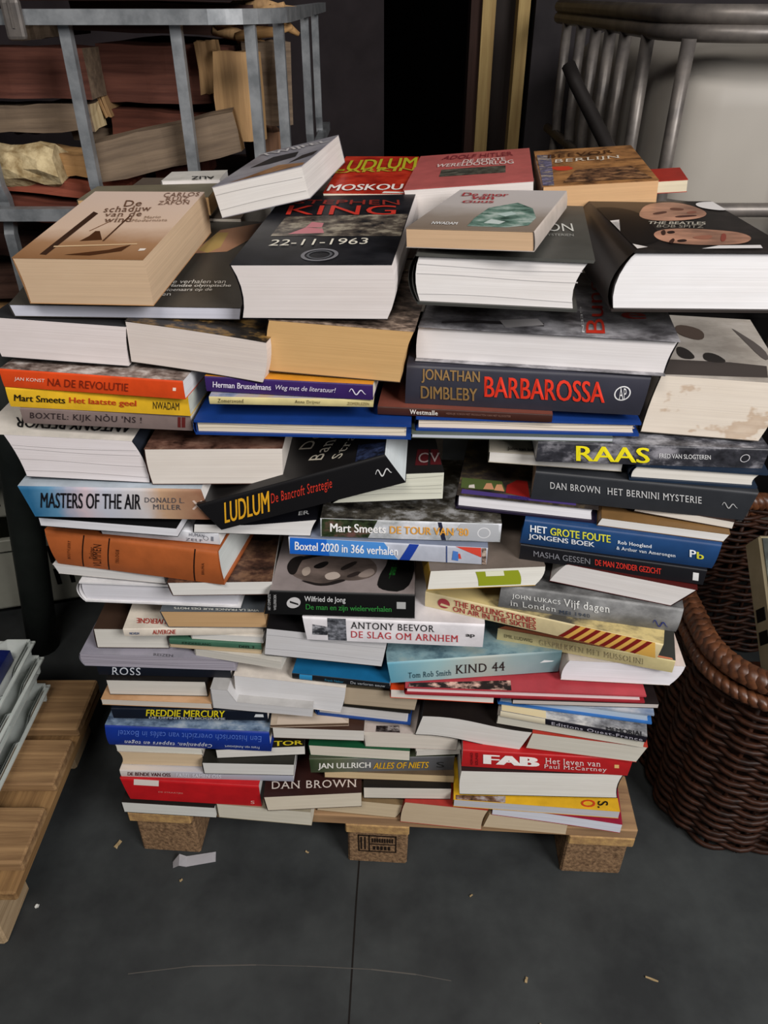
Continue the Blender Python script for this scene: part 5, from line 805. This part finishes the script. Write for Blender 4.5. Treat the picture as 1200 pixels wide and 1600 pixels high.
book('dark navy spine with white serif capitals under the grey plastic-covered book','S',(-0.391,0.7493,0.4154),(-1.8643,0,0),(0.183,0.1244,0.0181),'#10141f','#e9e4e0',tx=[('ROSS','f',(0.0181,0.0018),(0.058,0.0018),(0.0606,0.0162),(0.0211,0.0162),'#c8ccd4','s')])
book('large grey shiny-covered softback with striped page edge at left','P',(-0.4059,0.748,0.4339),(-2.6373,0,0),(0.2068,0.205,0.0223),'#8e8b96','#a09ba6',lines=5,side='L',sh=(-0.0026,0,0.0026,0),tx=[('REIZEN','t',(0.0997,-0.0003),(0.1256,-0.0014),(0.1243,0.0033),(0.0983,0.0045),'#4a4850','')])
book('white page block with brown cover, behind the slim white guide','P',(-0.3863,0.7556,0.4598),(-0.7221,0,0),(0.0969,0.1405,0.0345),'#3c2c22','#cfccc4',side='L',sh=(0.0017,0,0,0))
book('slim white guide with red upside-down capitals on cover and spine','S',(-0.3376,0.7388,0.4967),(1.1489,0,0),(0.1804,0.1227,0.0131),'#d4cabc','#e9e4e0',top='#d2c8ba',tx=[('AUVERGNE','f',(0.0372,0.0039),(0.067,0.0039),(0.0681,0.0112),(0.0384,0.0112),'#a83428','b'),('MICHELIN','f',(0.0074,0.0039),(0.0198,0.0039),(0.0205,0.0079),(0.0081,0.0079),'#2c4a78','b'),('AUVERGNE','t',(0.0593,0.016),(0.0117,0.0194),(0.0159,0.0094),(0.0614,0.0061),'#a83428','bi')])
book('tan page block with blue-grey cover, on the slim white guide','P',(-0.2781,0.738,0.513),(-0.5431,0,0),(0.1273,0.1845,0.027),'#50555a','#bd9a70',side='L',sh=(-0.0066,-0.0017,0,0),tx=[('VIVE LA FRANCE RUE DES MOTS','t',(0.1212,0.0036),(0.0158,0.0075),(0.0167,0.0038),(0.1217,-0.0001),'#c0c0b8','b')])
book('thin dark green spine with black capitals','S',(-0.2832,0.7459,0.4761),(-5.0232,0,0),(0.1232,0.0837,0.0094),'#3d6450','#c0a880',tx=[('KINDERSLANG','f',(0.017,0.0028),(0.0558,0.0028),(0.0565,0.007),(0.0178,0.007),'#1c3024',''),('DEEL 2','f',(0.0936,0.0028),(0.1141,0.0028),(0.1146,0.007),(0.0941,0.007),'#14241a','b')])
book('thin tan page block just under the dark green spine','P',(-0.2842,0.7462,0.4701),(-6.0755,0,0),(0.1241,0.18,0.0057),'#a8987c','#c0ab8c',side='L')
book('thin white wedge of pages between the white guide and the green spine','P',(-0.253,0.7455,0.4858),(-5.0382,0,0),(0.0959,0.1391,0.0106),'#c8c4bc','#d2d0cc',side='L')
book('thin off-white page block above the broad white page block','P',(-0.2517,0.7446,0.4564),(-12.3909,0,0),(0.1204,0.1746,0.0137),'#b8b4ac','#c9c5bc',side='L')
book('broad white page block with white cover, centre left of stack','P',(-0.2057,0.7358,0.3782),(-3.4698,0,-4.2206),(0.1462,0.205,0.0499),'#d4cbc0','#d0cfd0',side='L',sh=(-0.0009,0.0053,0,0.0018),bend=-0.003)
book('thin black spine with cyan cover and light blue square','S',(-0.1237,0.7348,0.423),(-7.9976,0,0),(0.1327,0.11,0.0106),'#15181c','#e9e4e0',top='#17608c',tx=[('De verloren eeuw','f',(0.08,0.0032),(0.1266,0.0032),(0.1266,0.008),(0.0801,0.008),'#a8acb0',''),('Frank Nabor','f',(0.0451,0.0032),(0.0704,0.0032),(0.0705,0.0074),(0.0453,0.0074),'#2a7a9a','')],dc=[('p','f',((0.0098,0.0011),(0.0274,0.0011),(0.0279,0.0101),(0.0104,0.0101)),'#2c86b8')])
book('dull beige page block beneath the cyan-topped book','P',(-0.0562,0.7379,0.3694),(-6.6701,0,0),(0.0993,0.144,0.0344),'#5a5040','#ab9c86',side='L',sh=(0,0.0054,0,0))
book('blue-boarded hardback with white pages and black top board','P',(-0.0945,0.7432,0.3411),(-7.9901,0,0),(0.1326,0.1922,0.026),'#1f4180','#c6c3c0',hard=1,side='L',top='#1c1a16')
book('grey-white page block tucked under the broad white page block','P',(-0.2347,0.7241,0.3771),(-3.4964,0,-3.5715),(0.137,0.1986,0.0375),'#a8a6a4','#c2c1c2',side='L',sh=(-0.0018,0,0,0),prof=[(0, 1), (0.21, 1), (0.225, 0.42), (1, 0.42)])
book('thin beige booklet with framed panel on its cover','P',(-0.1593,0.7256,0.3349),(1.7851,0,0),(0.1097,0.1591,0.0059),'#b8a794','#5a4638',side='L',dc=[('p','t',((0.0087,0.0004),(0.1093,0.0004),(0.0962,0.0131),(0.0093,0.0147)),'#c4b4a4')])
book('white page block beneath the thin beige booklet','P',(-0.1576,0.7264,0.3122),(-2.4975,0,0),(0.1296,0.1879,0.0224),'#3c2820','#cfcbc4',side='L')
book('cream page block with small portrait photo on its pale cover','P',(-0.0268,0.7304,0.2893),(-2.9755,0,0),(0.1309,0.1898,0.0317),'#b4a8a0','#cdc5ba',side='L',sh=(-0.0037,0.0018,0,0),dc=[('p','t',((0.018,0.0004),(0.0511,0.0004),(0.0498,0.0129),(0.0182,0.0112)),('photo', '#1c1614', '#4a4240', '#a8a09c', 20))])
book('thin pale page block above the right end of the grey-green photo spine','P',(0.0463,0.7239,0.2762),(2.9777,0,0),(0.0652,0.0945,0.011),'#b8b4ac','#c2beb6',side='L')
book('cream page block with bottle-green cover','P',(-0.1077,0.7326,0.2667),(-4.0194,0,0),(0.1452,0.205,0.0223),'#14472c','#d0c8ba',side='L',sh=(-0.0019,0,0,0))
book('grey-green photo spine with white and yellow bold capitals','S',(-0.108,0.7269,0.2345),(1.2359,0,0),(0.2098,0.1426,0.0318),('grad', 'u', [(0, '#2c3a22'), (0.2, '#5a5f48'), (0.45, '#636365'), (1, '#4a4a4c')]),'#3a3028',top='#3a4030',sh=(-0.0009,0.0019,0,0),tx=[('JAN ULLRICH','f',(0.0109,0.007),(0.0881,0.007),(0.0882,0.0229),(0.0121,0.0229),'#e4e2da','b'),('ALLES OF NIETS','f',(0.0919,0.0076),(0.174,0.0076),(0.1729,0.0217),(0.0919,0.0217),'#d4a424','bi'),('S','f',(0.1853,0.008),(0.1966,0.008),(0.1953,0.0207),(0.1841,0.0207),'#222','')])
book('thin tan page block under the grey-green photo spine','P',(-0.089,0.73,0.2186),(-2.6725,0,0),(0.1928,0.205,0.0161),'#5a4a38','#c6ae88',side='L')
book('cream page block with dark brown cover and white spaced capitals','P',(-0.1739,0.7012,0.1786),(1.6101,0,2.1394),(0.1406,0.2039,0.0334),'#2c1512','#cfc5b2',side='L',sh=(-0.0019,0.0019,0,0),tx=[('DAN BROWN','t',(0.0111,0.0127),(0.1332,0.0091),(0.1332,0.0225),(0.0099,0.0262),'#c8bcb4','s')])
book('off-white page block with black cover, right of the dark brown paperback','P',(-0.0306,0.7133,0.1926),(-0.9703,0,0),(0.1301,0.1886,0.0257),'#0f0e0f','#cbc5ba',side='L')
